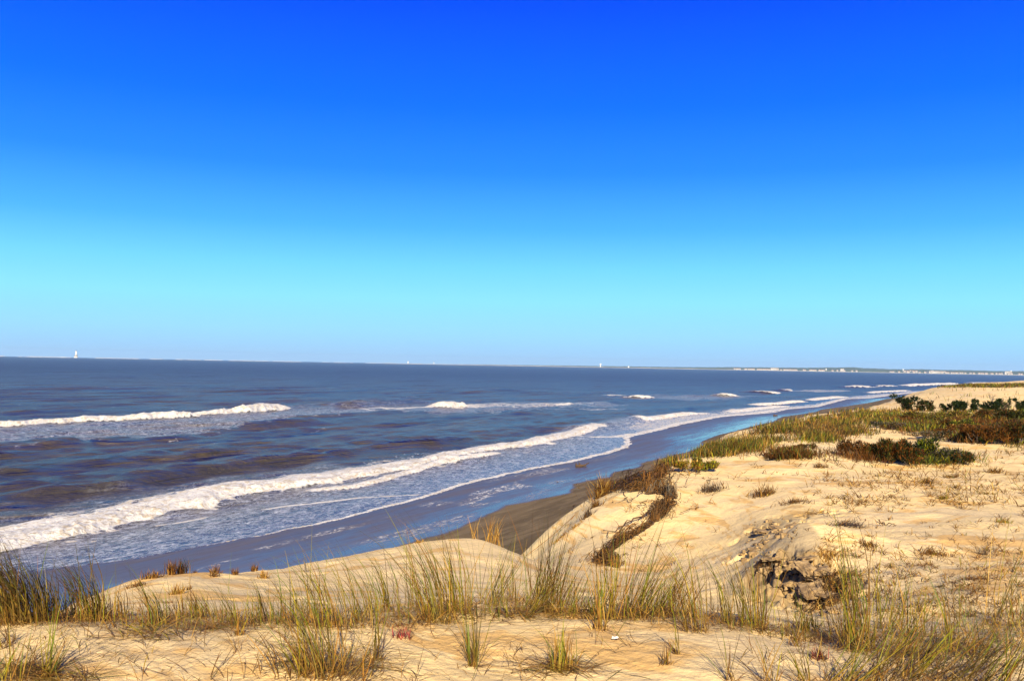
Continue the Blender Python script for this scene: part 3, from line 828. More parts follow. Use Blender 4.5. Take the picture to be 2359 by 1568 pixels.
# ------------------------------------------------------------------ blades, twigs and leaves
def blade_mat(name, trans=0.30):
    m, t = new_mat(name)
    c = t.n("ShaderNodeAttribute", attribute_name="col").outputs["Color"]
    b = t.n("ShaderNodeBsdfPrincipled", ins={"Base Color": c, "Roughness": 0.6, "Specular IOR Level": 0.15})
    tr = t.n("ShaderNodeBsdfTranslucent", ins={"Color": c})
    t.out(t.n("ShaderNodeMixShader", ins={0: trans, 1: b.outputs[0], 2: tr.outputs[0]}).outputs[0])
    return m
M_BLADE = blade_mat("grass_blade", 0.28)
M_DRY = blade_mat("dry_stalk", 0.12)
M_LEAF = blade_mat("shrub_leaf", 0.15)
GREEN = [(0.19, 0.20, 0.010), (0.27, 0.245, 0.012), (0.11, 0.145, 0.010), (0.32, 0.24, 0.014), (0.13, 0.18, 0.030)]
STRAW = [(0.42, 0.24, 0.045), (0.35, 0.18, 0.03), (0.46, 0.30, 0.08), (0.28, 0.14, 0.025)]
BROWN = [(0.10, 0.05, 0.013), (0.055, 0.030, 0.010), (0.15, 0.072, 0.018), (0.20, 0.085, 0.016)]
OLIVE = [(0.068, 0.064, 0.012), (0.042, 0.042, 0.010), (0.095, 0.078, 0.014), (0.075, 0.045, 0.012)]
PINE = [(0.014, 0.028, 0.008), (0.022, 0.038, 0.010), (0.009, 0.018, 0.007), (0.032, 0.045, 0.012)]
RUST = [(0.13, 0.048, 0.009), (0.085, 0.032, 0.008), (0.17, 0.066, 0.011), (0.055, 0.025, 0.008)]
GREY = [(0.10, 0.085, 0.065), (0.075, 0.062, 0.05), (0.13, 0.11, 0.08)]
RED = [(0.30, 0.02, 0.03), (0.22, 0.03, 0.035), (0.36, 0.07, 0.06), (0.10, 0.02, 0.02)]
def pick(*parts):
    """A weighted palette: pick((GREEN, 3), (STRAW, 1))"""
    cs, ws = [], []
    for pal, k in parts:
        cs += pal
        ws += [k / len(pal)] * len(pal)
    return np.array(cs), np.array(ws) / sum(ws)
def colours(n, pal):
    cs, ws = pal
    return cs[rng.choice(len(cs), n, p=ws)] * rng.uniform(0.75, 1.2, (n, 1))
G_MIX, S_MIX = pick((GREEN, 8), (OLIVE, 2.5), (STRAW, 1.4), (BROWN, 2.2)), pick((STRAW, 4), (BROWN, 3), (GREEN, 2.5))
D_MIX, B_MIX = pick((OLIVE, 5), (BROWN, 3), (GREEN, 1)), pick((BROWN, 4), (STRAW, 2))
SKIRT = pick((STRAW, 2.4), (BROWN, 4))

def ribbons(base, az, h, phi0, phi1, width, col0, col1, seg=6, power=1.4, wob=0.0):
    n = len(base)
    tt = (np.arange(seg) + 0.5) / seg
    phi = phi0[:, None] + (phi1 - phi0)[:, None] * tt[None] ** power
    a = az[:, None] + (wob * rng.normal(0, 1, (n, 1)) * tt[None] if wob else 0 * tt[None])
    st = (h / seg)[:, None]
    d = np.stack([np.sin(phi) * np.sin(a), np.sin(phi) * np.cos(a), np.cos(phi)], -1) * st[..., None]
    P = np.concatenate([np.zeros((n, 1, 3)), np.cumsum(d, 1)], 1) + base[:, None]
    tw = rng.uniform(-1.0, 1.0, n)
    wv = np.stack([np.cos(az) * np.cos(tw) + np.sin(az) * np.sin(tw), -np.sin(az) * np.cos(tw) + np.cos(az) * np.sin(tw), 0.15 * np.sin(tw)], -1)
    t1 = np.arange(seg + 1) / seg
    wt = (0.75 + 0.5 * np.minimum(t1 * 3, 1)) * np.maximum(1 - t1 ** 2.2, 0.10)
    off = wv[:, None] * (width[:, None] * wt[None] * 0.5)[..., None]
    V = np.stack([P - off, P + off], 2).reshape(-1, 3)
    i0 = (np.arange(n) * (seg + 1))[:, None] + np.arange(seg)[None]
    F = np.stack([i0 * 2, i0 * 2 + 1, i0 * 2 + 3, i0 * 2 + 2], -1).reshape(-1, 4)
    k = sst(0.0, 0.7, t1)[None, :, None]
    C = col0[:, None] * (1 - k) + col1[:, None] * k
    C = np.repeat(np.concatenate([C, np.ones((n, seg + 1, 1))], -1)[:, :, None], 2, 2).reshape(-1, 4)
    return V, F, C
def join(parts):
    Vs, Fs, Cs, k = [], [], [], 0
    for V, F, C in parts:
        Vs.append(V); Fs.append(F + k); Cs.append(C); k += len(V)
    return np.concatenate(Vs), np.concatenate(Fs), np.concatenate(Cs)
def strip_mesh(name, parts, mat, parent=None):
    V, F, C = join(parts)
    return link(name, raw_mesh(name, V, F, {"col": C}), mat, parent)
def rad(a): return np.radians(a)

def conform(x, y, p):
    return hq(p[0] + x, p[1] + y) - p[2]

# ------------------------------------------------------------------ marram tufts
TUFTS = 0
def tuft(dx, dy, hD, n, spread=0.10, lean=0.0, arc=45, pal=G_MIX, skirt=0.5, label=None, group="marram tufts on the near dune", wid=0.0052, fan=16, wind=-90):
    """lean in degrees: plus to the right, minus to the left; arc: how far the tips bow over, downwind."""
    global TUFTS
    p, Y = hit(dx, dy)
    while Y > 9.0:
        dy += 3
        p, Y = hit(dx, dy)
    h = 1.42 * hD * K / FPX * Y
    e = empty("marram_tuft", p)
    rr, aa = spread * np.sqrt(rng.uniform(0, 1, n)), rng.uniform(0, 2 * math.pi, n)
    bx, by = rr * np.cos(aa), rr * np.sin(aa) * 0.8
    base = np.stack([bx, by, conform(bx, by, p) - 0.01], -1)
    hh = h * (0.30 + 0.80 * rng.beta(2.0, 1.9, n))
    # direction each blade tips towards: its own, drawn to the lean and then the wind
    own = rng.uniform(0, 2 * math.pi, n)
    ov = np.stack([np.sin(own), np.cos(own)], -1) * np.abs(rng.normal(0, fan, (n, 1)))
    ov[:, 0] += lean
    phi0 = np.hypot(ov[:, 0], ov[:, 1])
    wx = ov + arc * rng.uniform(0.35, 1.55, (n, 1)) * np.array([[math.sin(math.radians(wind)), 0.25 * math.cos(math.radians(wind))]]) * 0.9
    az = np.arctan2(wx[:, 0] + ov[:, 0] * 0.6, wx[:, 1] + ov[:, 1] * 0.6)
    phi1 = np.clip(np.hypot(wx[:, 0], wx[:, 1]) + 8, 4, 120)
    # the blade stays in one vertical plane: start angle is the part of its lean lying in that plane
    ph0 = ov[:, 0] * np.sin(az) + ov[:, 1] * np.cos(az)
    c1 = colours(n, pal)
    c0 = colours(n, pick((STRAW, 3), (BROWN, 1)))
    c0 = 0.6 * c0 + 0.4 * c1
    w_ = wid * rng.uniform(0.7, 1.25, n)
    strip_mesh("leaves", [ribbons(base, az, hh, rad(ph0), rad(phi1), w_, c0, c1, 7, 1.7, 0.12)], M_BLADE, e)
    if skirt:
        k = max(18, int(n * skirt))
        rr, aa = spread * 1.5 * np.sqrt(rng.uniform(0, 1, k)), rng.uniform(0, 2 * math.pi, k)
        bx, by = rr * np.cos(aa), rr * np.sin(aa) * 0.8
        base = np.stack([bx, by, conform(bx, by, p)], -1)
        strip_mesh("dry_skirt", [ribbons(base, rng.uniform(0, 2 * math.pi, k), h * rng.uniform(0.12, 0.42, k), rad(rng.uniform(15, 75, k)), rad(rng.uniform(75, 118, k)), 0.0045 * rng.uniform(0.7, 1.3, k), colours(k, SKIRT), colours(k, SKIRT), 4, 1.0, 0.3)], M_DRY, e)
    tag(e, label, "grass tuft", group)
    TUFTS += 1
    return e

LEFT, RIGHT = -90, 90
# (x, y, height, blades, spread, lean, bow, palette, skirt, label)
for a in [
    (8, 1432, 155, 240, .16, -6, 62, D_MIX, .5, "dense dark olive marram clump cut by the left edge of the photo, on the ridge"),
    (62, 1430, 148, 190, .12, -4, 60, D_MIX, .5, "dark marram clump beside the one at the left edge, straw-coloured at its foot"),
    (118, 1428, 110, 90, .09, -3, 50, D_MIX, .5, "lower brown marram clump between the two dark clumps at the far left"),
    (165, 1422, 95, 22, .06, -4, 50, G_MIX, .4, "sparse green marram sprig just left of the tall wind-bowed tuft at far left"),
    (212, 1426, 140, 130, .10, -8, 66, D_MIX, .5, "tall dark tuft at the far left with long blades bowed over to the left"),
    (246, 1424, 62, 90, .12, 4, 30, B_MIX, .8, "short tangled dark-brown clump where the left shore meets the ridge"),
    (352, 1438, 120, 32, .05, -8, 62, S_MIX, .8, "golden-stalked tuft on the ridge below the rust weeds of the sand crest, at left"),
    (372, 1432, 100, 28, .05, -3, 50, G_MIX, .5, "green tuft close to the right of the golden-stalked tuft at left"),
    (425, 1420, 60, 60, .10, 0, 40, B_MIX, .7, "low dark-brown tuft against the foot of the left sand slope"),
    (470, 1420, 62, 50, .09, -8, 55, G_MIX, .6, "short pale-green tuft bent left at the foot of the left sand slope"),
    (536, 1440, 90, 20, .04, 0, 45, G_MIX, .5, "thin upright straw-footed tuft left of the sand slope's middle"),
    (600, 1430, 80, 30, .08, -2, 50, G_MIX, .6, "loose green tuft before the middle of the left sand slope"),
    (655, 1430, 120, 26, .07, 6, 60, G_MIX, .6, "open tuft of long thin blades arching before the left sand slope"),
    (715, 1434, 150, 28, .08, -6, 60, G_MIX, .6, "tall loose tuft rising left of the grey dead stick"),
    (762, 1440, 175, 34, .08, -9, 58, S_MIX, .6, "very tall thin-bladed tuft directly before the grey dead stick"),
    (822, 1428, 165, 30, .08, -6, 62, G_MIX, .5, "tall arching tuft just right of the grey dead stick"),
    (866, 1408, 135, 36, .07, -12, 62, G_MIX, .5, "green tuft with all its tips bowed left, below the sand crest's low middle"),
    (900, 1406, 140, 40, .07, -4, 58, G_MIX, .5, "upright green tuft standing straight below the sand crest's rise"),
    (955, 1404, 140, 36, .08, 2, 48, G_MIX, .6, "straight tall tuft behind the red-leaved weed"),
    (1004, 1434, 215, 70, .10, -6, 54, G_MIX, .8, "tallest dense tuft of the ridge's middle, reaching the sand crest"),
    (1030, 1408, 180, 60, .09, -3, 48, S_MIX, .8, "tall dense straw and green tuft touching the tallest one of the middle"),
    (1058, 1408, 165, 50, .09, 3, 40, G_MIX, .8, "tall tuft with upright blades at the right of the tallest middle pair"),
    (1122, 1390, 130, 60, .10, 24, 8, G_MIX, .7, "tuft leaning hard right below the notch of dark beach sand"),
    (1172, 1384, 110, 34, .09, 8, 30, S_MIX, .8, "thin brownish tuft below the notch between the two sand slopes"),
    (1205, 1418, 130, 44, .07, 34, 8, G_MIX, .7, "low tuft swept flat to the right, at the foot of the darkest tall clump"),
    (1250, 1406, 175, 130, .12, 12, 10, pick((OLIVE, 3), (GREEN, 2), (BROWN, 4)), .7, "darkest and thickest tall clump, olive and brown, right of the notch"),
    (1288, 1405, 90, 60, .12, 24, 10, G_MIX, .8, "medium green clump at the right foot of the darkest tall clump"),
    (1345, 1412, 80, 60, .14, 26, 10, G_MIX, .9, "low spreading green clump right of the darkest tall clump"),
    (1380, 1448, 150, 24, .05, 10, 14, S_MIX, .6, "slender brown-stalked tuft leaning right, below the hanging root"),
    (1408, 1425, 165, 40, .09, 8, 16, S_MIX, .8, "tall straw tuft with straight pale stalks below the hanging root's end"),
    (1450, 1420, 190, 60, .09, 22, 4, G_MIX, .7, "tall bright-green tuft leaning right, before the striped sand slope"),
    (1492, 1416, 120, 110, .16, 26, 6, S_MIX, .9, "wide dense brown-green clump leaning right before the striped sand slope"),
    (1545, 1414, 100, 80, .14, 24, 8, B_MIX, .8, "brown fuzzy clump at the right end of the wide leaning one"),
    (1590, 1454, 240, 16, .05, -8, 66, G_MIX, .9, "few very tall blades arching left high across the striped sand slope"),
    (1615, 1456, 175, 22, .06, 4, 40, S_MIX, .9, "thin tall tuft with golden foot just right of the very tall arching blades"),
    (1672, 1434, 150, 36, .07, -4, 56, G_MIX, .7, "green-tipped tuft bowing left before the left side of the broken clods"),
    (1716, 1438, 150, 40, .08, 3, 44, G_MIX, .7, "upright green and straw tuft left of the broken clods"),
    (1746, 1442, 140, 30, .06, 8, 24, G_MIX, .6, "narrow bright tuft standing before the left edge of the broken clods"),
    (1832, 1486, 170, 12, .03, 14, 4, S_MIX, .8, "few brown stalks leaning right in front of the dark clods"),
    (1862, 1450, 46, 70, .08, 0, 24, pick((GREEN, 5), (STRAW, 1)), 0, "small bright-green fan of short blades on the sand lip below the clods"),
    (1974, 1496, 235, 85, .11, 4, 22, G_MIX, .9, "big tall fanned tuft right of the broken clods, golden at its foot"),
    (1955, 1470, 130, 40, .12, -10, 20, B_MIX, .7, "brown half-dry tuft behind the big fanned tuft at its left"),
    (2040, 1446, 140, 44, .10, 18, 20, G_MIX, .7, "green tuft right behind the big fanned tuft, leaning right"),
    (2104, 1464, 115, 40, .10, 22, 16, S_MIX, .8, "medium tuft of brown and straw blades between the fanned tuft and the tall right blades"),
    (2184, 1490, 170, 16, .04, -2, 30, G_MIX, .7, "few tall straight blades at the right of the near ridge"),
    (2206, 1442, 165, 8, .03, -3, 24, G_MIX, .4, "two or three lone tall stems right of the tall straight blades"),
    (2284, 1436, 190, 26, .06, 20, 8, S_MIX, .6, "tall stalks leaning right near the right edge of the photo"),
    (2340, 1438, 120, 40, .10, 12, 20, S_MIX, .8, "brown tuft cut by the right edge of the photo"),
    # the near foreground
    (107, 1556, 130, 44, .035, 22, 6, pick((GREEN, 6), (STRAW, 2)), .8, "bright-green tuft leaning right in the bottom-left corner, its foot golden"),
    (8, 1485, 70, 22, .05, -14, 30, B_MIX, .6, "small brown sprig on the sand at the left edge, below the dark clumps"),
    (14, 1572, 120, 40, .10, 14, 20, G_MIX, .8, "green blades entering from the bottom-left corner of the photo"),
    (548, 1462, 75, 16, .03, 12, 24, S_MIX, .8, "small golden tuft alone on the sand just under the ridge, left of centre"),
    (742, 1552, 215, 95, .13, -4, 48, pick((GREEN, 4), (STRAW, 4), (BROWN, 1)), 1.2, "largest foreground tuft, green over a wide heap of golden dead stalks"),
    (690, 1545, 120, 60, .14, -22, 40, S_MIX, 1.2, "brown and golden half-fallen tuft on the left flank of the largest foreground tuft"),
    (800, 1562, 110, 60, .14, 30, 10, S_MIX, 1.2, "fallen golden stalks on the right flank of the largest foreground tuft"),
    (866, 1518, 130, 22, .03, 0, 16, G_MIX, .6, "narrow upright tuft alone on the sand with a long thin shadow, left of centre"),
    (1090, 1532, 135, 50, .03, 0, 20, pick((GREEN, 4), (OLIVE, 3), (STRAW, 1)), .6, "compact dark-green fan tuft alone on the sand at the centre foreground"),
    (1292, 1538, 105, 60, .08, 10, 24, pick((GREEN, 6), (STRAW, 3)), 1.2, "spreading low green tuft of the foreground, below the darkest tall clump"),
    (1535, 1530, 70, 10, .03, 8, 20, S_MIX, .8, "spindly straw sprig on the bare sand right of the spreading low tuft"),
    (1560, 1504, 105, 8, .02, -10, 40, G_MIX, .5, "single bent stalk rising from the bare sand below the striped slope"),
    (1682, 1566, 130, 12, .03, 4, 20, G_MIX, .6, "few thin green stems at the bottom edge, below the sand lip"),
    (1768, 1572, 125, 14, .05, 4, 20, S_MIX, .6, "few straw stems at the bottom edge left of the dark red weed"),
    (1850, 1576, 140, 18, .04, -8, 50, G_MIX, .6, "green blades arching left at the bottom edge beside the dark red weed"),
    (1930, 1580, 150, 45, .10, 42, 14, G_MIX, .9, "leftmost of the long blades swept right in the bottom-right corner"),
    (2020, 1584, 165, 60, .12, 44, 12, D_MIX, .9, "dark swept blades right of the bottom-right corner's leftmost sweep"),
    (2110, 1560, 150, 60, .12, 46, 12, pick((OLIVE, 3), (STRAW, 3), (GREEN, 2)), 1.0, "broad olive sweep of blades crossing the bottom-right corner"),
    (2200, 1580, 165, 60, .12, 44, 14, D_MIX, .9, "dark olive blades swept right, second from the right in the bottom corner"),
    (2300, 1590, 150, 60, .12, 36, 16, G_MIX, .9, "greenest swept blades at the very bottom-right corner"),
    (2080, 1510, 90, 50, .12, 40, 16, S_MIX, 1.0, "low straw tuft swept right above the dark sweeps at bottom right"),
    (2230, 1510, 100, 50, .12, 36, 16, S_MIX, 1.0, "tangled straw tuft behind the bottom-right sweeps, near the right edge"),
]:
    tuft(a[0], a[1], a[2], int(a[3] * 0.8 + 4), a[4], a[5], a[6], a[7], a[8], a[9])

# ------------------------------------------------------------------ ground cover nobody could count
def scatter(n, sampler):
    out = []
    for _ in range(n):
        dx, dy = sampler()
        p, Y = hit(dx, dy)
        out.append((p[0], p[1], p[2], Y))
    return np.array(out)
RX = np.array([0, 150, 300, 600, 900, 1050, 1200, 1300, 1500, 1700, 1800, 1950, 2100, 2358])
RYT = np.array([1400, 1405, 1405, 1415, 1395, 1385, 1370, 1375, 1385, 1420, 1440, 1440, 1430, 1400])
RYB = np.array([1445, 1440, 1455, 1450, 1455, 1440, 1425, 1430, 1440, 1455, 1475, 1505, 1525, 1520])
def ridge():
    dx = rng.uniform(-320, 2700)
    a, b = np.interp(dx, RX, RYT), np.interp(dx, RX, RYB)
    return dx, a + (b - a) * rng.beta(2.2, 1.8)
S = scatter(5800, ridge)
n = len(S)
base = S[:, :3].copy()
strip1 = ribbons(base, rng.uniform(0, 2 * math.pi, n), rng.uniform(0.05, 0.24, n), rad(rng.uniform(40, 88, n)), rad(rng.uniform(80, 108, n)), rng.uniform(0.003, 0.006, n), colours(n, SKIRT), colours(n, SKIRT), 4, 1.0, 0.5)
# heaps of fallen straw
def heaps():
    c = [(700, 1520, 90, 32), (840, 1535, 110, 22), (330, 1465, 90, 12), (40, 1550, 80, 18), (140, 1565, 70, 12), (1300, 1540, 100, 16), (2120, 1500, 160, 22), (2200, 1540, 160, 25), (1000, 1420, 150, 18), (1260, 1420, 160, 14), (2300, 1450, 60, 18), (480, 1445, 90, 12)]
    k = c[rng.integers(0, len(c))]
    return k[0] + k[2] * rng.normal(0, 0.6), min(k[1] + k[3] * rng.normal(0, 0.6), 1590)
S = scatter(1900, heaps)
n = len(S)
strip2 = ribbons(S[:, :3], rng.choice([90, -90], n) * math.pi / 180 + rng.normal(0, 0.7, n), rng.uniform(0.08, 0.34, n), rad(rng.uniform(55, 88, n)), rad(rng.uniform(84, 104, n)), rng.uniform(0.003, 0.006, n), colours(n, SKIRT), colours(n, S_MIX), 5, 1.0, 0.4)
tag(strip_mesh("dead_grass", [strip1, strip2], M_DRY), "matted dead straw and fallen grass stalks lying on the near sand", None, None, "stuff")
# thin single stems between the tufts, and creeping runners over the near sand
S = scatter(1950, ridge)
n = len(S)
az = rng.uniform(0, 2 * math.pi, n)
g1 = ribbons(S[:, :3], rad(rng.normal(-60, 60, n)), rng.gamma(3.0, 0.055, n) * (S[:, 3] / 6), rad(rng.normal(4, 14, n)), rad(rng.uniform(15, 70, n)), rng.uniform(0.0025, 0.0045, n), colours(n, pick((STRAW, 2), (GREEN, 2), (BROWN, 1))), colours(n, G_MIX), 6, 1.6, 0.15)
S = scatter(1900, lambda: (rng.uniform(-320, 2700), rng.uniform(1450, 1592)))
n = len(S)
keep_ = vnoise(S[:, 0] / 0.5, S[:, 1] / 0.5, 7) > 0.36
S = S[keep_]; n = len(S)
g2 = ribbons(S[:, :3], rng.uniform(0, 2 * math.pi, n), rng.uniform(0.04, 0.42, n) ** 1.2, rad(rng.uniform(30, 88, n)), rad(rng.uniform(70, 100, n)), rng.uniform(0.0025, 0.0045, n), colours(n, B_MIX), colours(n, pick((BROWN, 3), (STRAW, 2), (GREEN, 1.5))), 5, 1.0, 0.6)
S = scatter(240, lambda: (rng.uniform(1950, 2650), rng.uniform(1470, 1590)))
n = len(S)
g3 = ribbons(S[:, :3], rad(rng.normal(70, 30, n)), rng.uniform(0.12, 0.42, n), rad(rng.uniform(25, 70, n)), rad(rng.uniform(55, 95, n)), rng.uniform(0.003, 0.005, n), colours(n, D_MIX), colours(n, G_MIX), 6, 1.0, 0.3)
tag(strip_mesh("sparse_grass", [g1, g2, g3], M_BLADE), "thin scattered grass stems and runners over the near sand", None, None, "stuff")

# dead sprigs and seedlings peppering the dune flat
def flat():
    while True:
        dx, dy = rng.uniform(1250, 2650), rng.uniform(1040, 1420)
        if dx < 1900 and rng.uniform() < 0.72: continue
        if dx < 1560 and dy < 1090: continue
        wgt = 1.0
        if 1085 < dy < 1165 and dx > 1850: wgt = 1.0
        elif 1180 < dy < 1260: wgt = 0.12
        elif 1260 < dy: wgt = 0.5 if dx > 1950 else 0.12
        else: wgt = 0.45
        if rng.uniform() > wgt: continue
        if fbm(np.array([dx / 60.0]), np.array([dy / 18.0]), 95, 2)[0] < rng.uniform(-0.5, 0.1): continue
        return dx, dy
S = scatter(1850, flat)
parts = []
for k in range(len(S)):
    q = rng.integers(3, 9)
    sz = rng.uniform(0.05, 0.25) * min(1.6, (S[k, 3] / 16) ** 0.6)
    b = np.repeat(S[k:k + 1, :3], q, 0) + np.concatenate([rng.normal(0, sz * 0.25, (q, 2)), np.zeros((q, 1))], 1)
    b[:, 2] = hq(b[:, 0], b[:, 1])
    parts.append(ribbons(b, rng.uniform(0, 2 * math.pi, q), sz * rng.uniform(0.5, 1.5, q), rad(rng.uniform(20, 88, q)), rad(rng.uniform(50, 105, q)), 0.0006 * S[k, 3] * rng.uniform(0.6, 1.2, q) + 0.002, colours(q, B_MIX), colours(q, pick((BROWN, 5), (STRAW, 2), (GREEN, 0.8))), 3, 1.0, 0.5))
tag(strip_mesh("ground_cover", parts, M_DRY), "tiny dead sprigs and seedlings dotting the dune sand", None, None, "stuff")

# the grassy edge of the far dune, thick and olive
def edge_grass():
    c = [(1520, 1070, 22, 5), (1640, 1043, 45, 8), (1700, 1030, 60, 12), (1780, 1005, 60, 16), (1850, 985, 70, 16), (1930, 968, 70, 16), (2000, 955, 70, 14), (2080, 955, 70, 12), (2060, 982, 50, 8), (1950, 992, 50, 9),
         (1890, 1008, 40, 8), (2150, 960, 70, 10), (2240, 958, 70, 10), (2330, 962, 50, 12)  , (1400, 1122, 14, 5)]
    k = c[rng.integers(0, len(c))]
    return k[0] + k[2] * rng.normal(0, 0.55), k[1] + k[3] * rng.normal(0, 0.6)
S = scatter(6500, edge_grass)
S = S[(S[:, 3] < 80) & (S[:, 2] > 5.2) & (vnoise(S[:, 0] / 2.2, S[:, 1] / 2.2, 99) + rng.normal(0, 0.10, len(S)) > 0.40)]
parts = []
q = 7
n = len(S)
B = np.repeat(S[:, :3], q, 0)
YY = np.repeat(S[:, 3], q)
B[:, 0] += rng.normal(0, 0.12, n * q); B[:, 1] += rng.normal(0, 0.12, n * q)
B[:, 2] = hq(B[:, 0], B[:, 1]) - 0.02
tone = (0.6 + 0.6 * vnoise(B[:, 0] / 2.0, B[:, 1] / 2.0, 96))[:, None]
brn = (vnoise(B[:, 0] / 1.6, B[:, 1] / 1.6, 97) + rng.normal(0, 0.12, n * q) > 0.56)[:, None]
cc = np.where(brn, colours(n * q, pick((BROWN, 3), (STRAW, 2), (OLIVE, 2))), colours(n * q, pick((GREEN, 3), (OLIVE, 5), (STRAW, 2), (BROWN, 1)))) * tone
parts.append(ribbons(B, rad(rng.normal(60, 70, n * q)), np.where(brn[:, 0], 0.6, 1.0) * rng.uniform(0.12, 0.42, n * q), rad(rng.normal(10, 24, n * q)), rad(rng.uniform(20, 85, n * q)), 0.0007 * YY * rng.uniform(0.5, 1.2, n * q), cc * 0.9, cc, 3, 1.4, 0.2))
tag(strip_mesh("dune_grass", parts, M_BLADE), "thick olive dune grass along the top of the far sand cliff", None, None, "stuff")
# faint grass on the distant dune
S = scatter(420, lambda: (rng.uniform(2130, 2368), rng.choice([rng.uniform(884, 892), rng.uniform(893, 940)], p=[0.94, 0.06])))
n = len(S); q = 6
B = np.repeat(S[:, :3], q, 0); YY = np.repeat(S[:, 3], q)
B[:, :2] += rng.normal(0, 0.5, (n * q, 2)); B[:, 2] = hq(B[:, 0], B[:, 1])
cc = colours(n * q, pick((OLIVE, 4), (BROWN, 2), (GREEN, 2)))
tag(strip_mesh("far_dune_grass", [ribbons(B, rng.uniform(0, 6.28, n * q), rng.uniform(0.2, 0.6, n * q), rad(rng.uniform(0, 40, n * q)), rad(rng.uniform(20, 80, n * q)), 0.0006 * YY, cc, cc, 2)], M_BLADE), "thin grass capping the distant pale dune", None, None, "stuff")

# low heath filling the ground between the shrubs
def heath():
    c = [(2060, 966, 60, 8), (2150, 972, 70, 10), (2240, 974, 70, 12), (2330, 978, 50, 14), (2200, 992, 50, 9), (2290, 1000, 60, 14), (2345, 1008, 40, 14), (2110, 985, 50, 8), (2240, 1010, 40, 8),
         (2030, 1052, 90, 10), (2150, 1060, 60, 7), (1820, 1050, 34, 4)]
    k = c[rng.integers(0, len(c))]
    return k[0] + k[2] * rng.normal(0, 0.55), k[1] + k[3] * rng.normal(0, 0.6)
S = scatter(4200, heath)
S = S[(S[:, 3] < 75) & (S[:, 2] > 5.2)]
n = len(S); q = 9
B = np.repeat(S[:, :3], q, 0); YY = np.repeat(S[:, 3], q)
B[:, :2] += rng.normal(0, 0.14, (n * q, 2)); B[:, 2] = hq(B[:, 0], B[:, 1]) - 0.02
kk = vnoise(B[:, 0] / 1.8, B[:, 1] / 1.8, 98) + rng.normal(0, 0.08, n * q)
cc = np.where((kk > 0.6)[:, None], colours(n * q, pick((RUST, 3), (BROWN, 3))), np.where((kk > 0.42)[:, None], colours(n * q, pick((OLIVE, 4), (BROWN, 2), (GREEN, 1))), colours(n * q, pick((GREEN, 3), (OLIVE, 3), (PINE, 2)))))
tag(strip_mesh("heath", [ribbons(B, rng.uniform(0, 6.28, n * q), rng.uniform(0.08, 0.38, n * q), rad(rng.uniform(0, 60, n * q)), rad(rng.uniform(20, 100, n * q)), 0.0009 * YY * rng.uniform(0.5, 1.2, n * q), cc, cc, 2)], M_LEAF), "low mixed heath and withered growth between the dune shrubs", None, None, "stuff")

# ------------------------------------------------------------------ weeds on the sand
def weed(dx, dy, wD, hD, n, pal, label, group="dry weeds on the dune sand", flat_=False, up=False, name="dry_weed", cat="weed", lean=0):
    p, Y = hit(dx, dy)
    while p[2] < 5.2:
        dy += 2
        p, Y = hit(dx, dy)
    s_ = K / FPX * Y
    wm, hm = wD * s_, (1.4 if up else 1.15) * hD * s_
    bx, by = rng.normal(0, wm * 0.22, n), rng.normal(0, wm * 0.16, n)
    base = np.stack([bx, by, conform(bx, by, p) - 0.01], -1)
    lo, hi = (45, 92) if flat_ else ((0, 25) if up else (5, 70))
    phi = rng.uniform(lo, hi, n)
    L = np.where(phi > 45, wm * 0.45, hm) * rng.uniform(0.45, 1.1, n)
    az = rng.uniform(0, 2 * math.pi, n) + 0.0
    if lean: az = np.where(rng.uniform(size=n) < 0.7, rad(lean + rng.normal(0, 35, n)), az)
    wd_ = (0.0005 * Y + 0.0025) * rng.uniform(0.6, 1.2, n)
    o = strip_mesh(name, [ribbons(base, az, L, rad(phi), rad(np.clip(phi + rng.uniform(0, 35, n), 0, 112)), wd_, colours(n, pal), colours(n, pal), 4, 1.0, 0.5)], M_DRY)
    o.location = p
    tag(o, label, cat, group)
    return o
P_BR, P_RU, P_GB, P_OR = pick((BROWN, 5), (STRAW, 1)), pick((RUST, 4), (BROWN, 3), (STRAW, 1)), pick((GREEN, 2), (BROWN, 2), (STRAW, 2)), pick((RUST, 5), (STRAW, 3))
P_DK = pick((BROWN, 3), (GREY, 2), ([(0.04, 0.022, 0.012)], 2))
P_ST = pick((STRAW, 5), (RUST, 1))
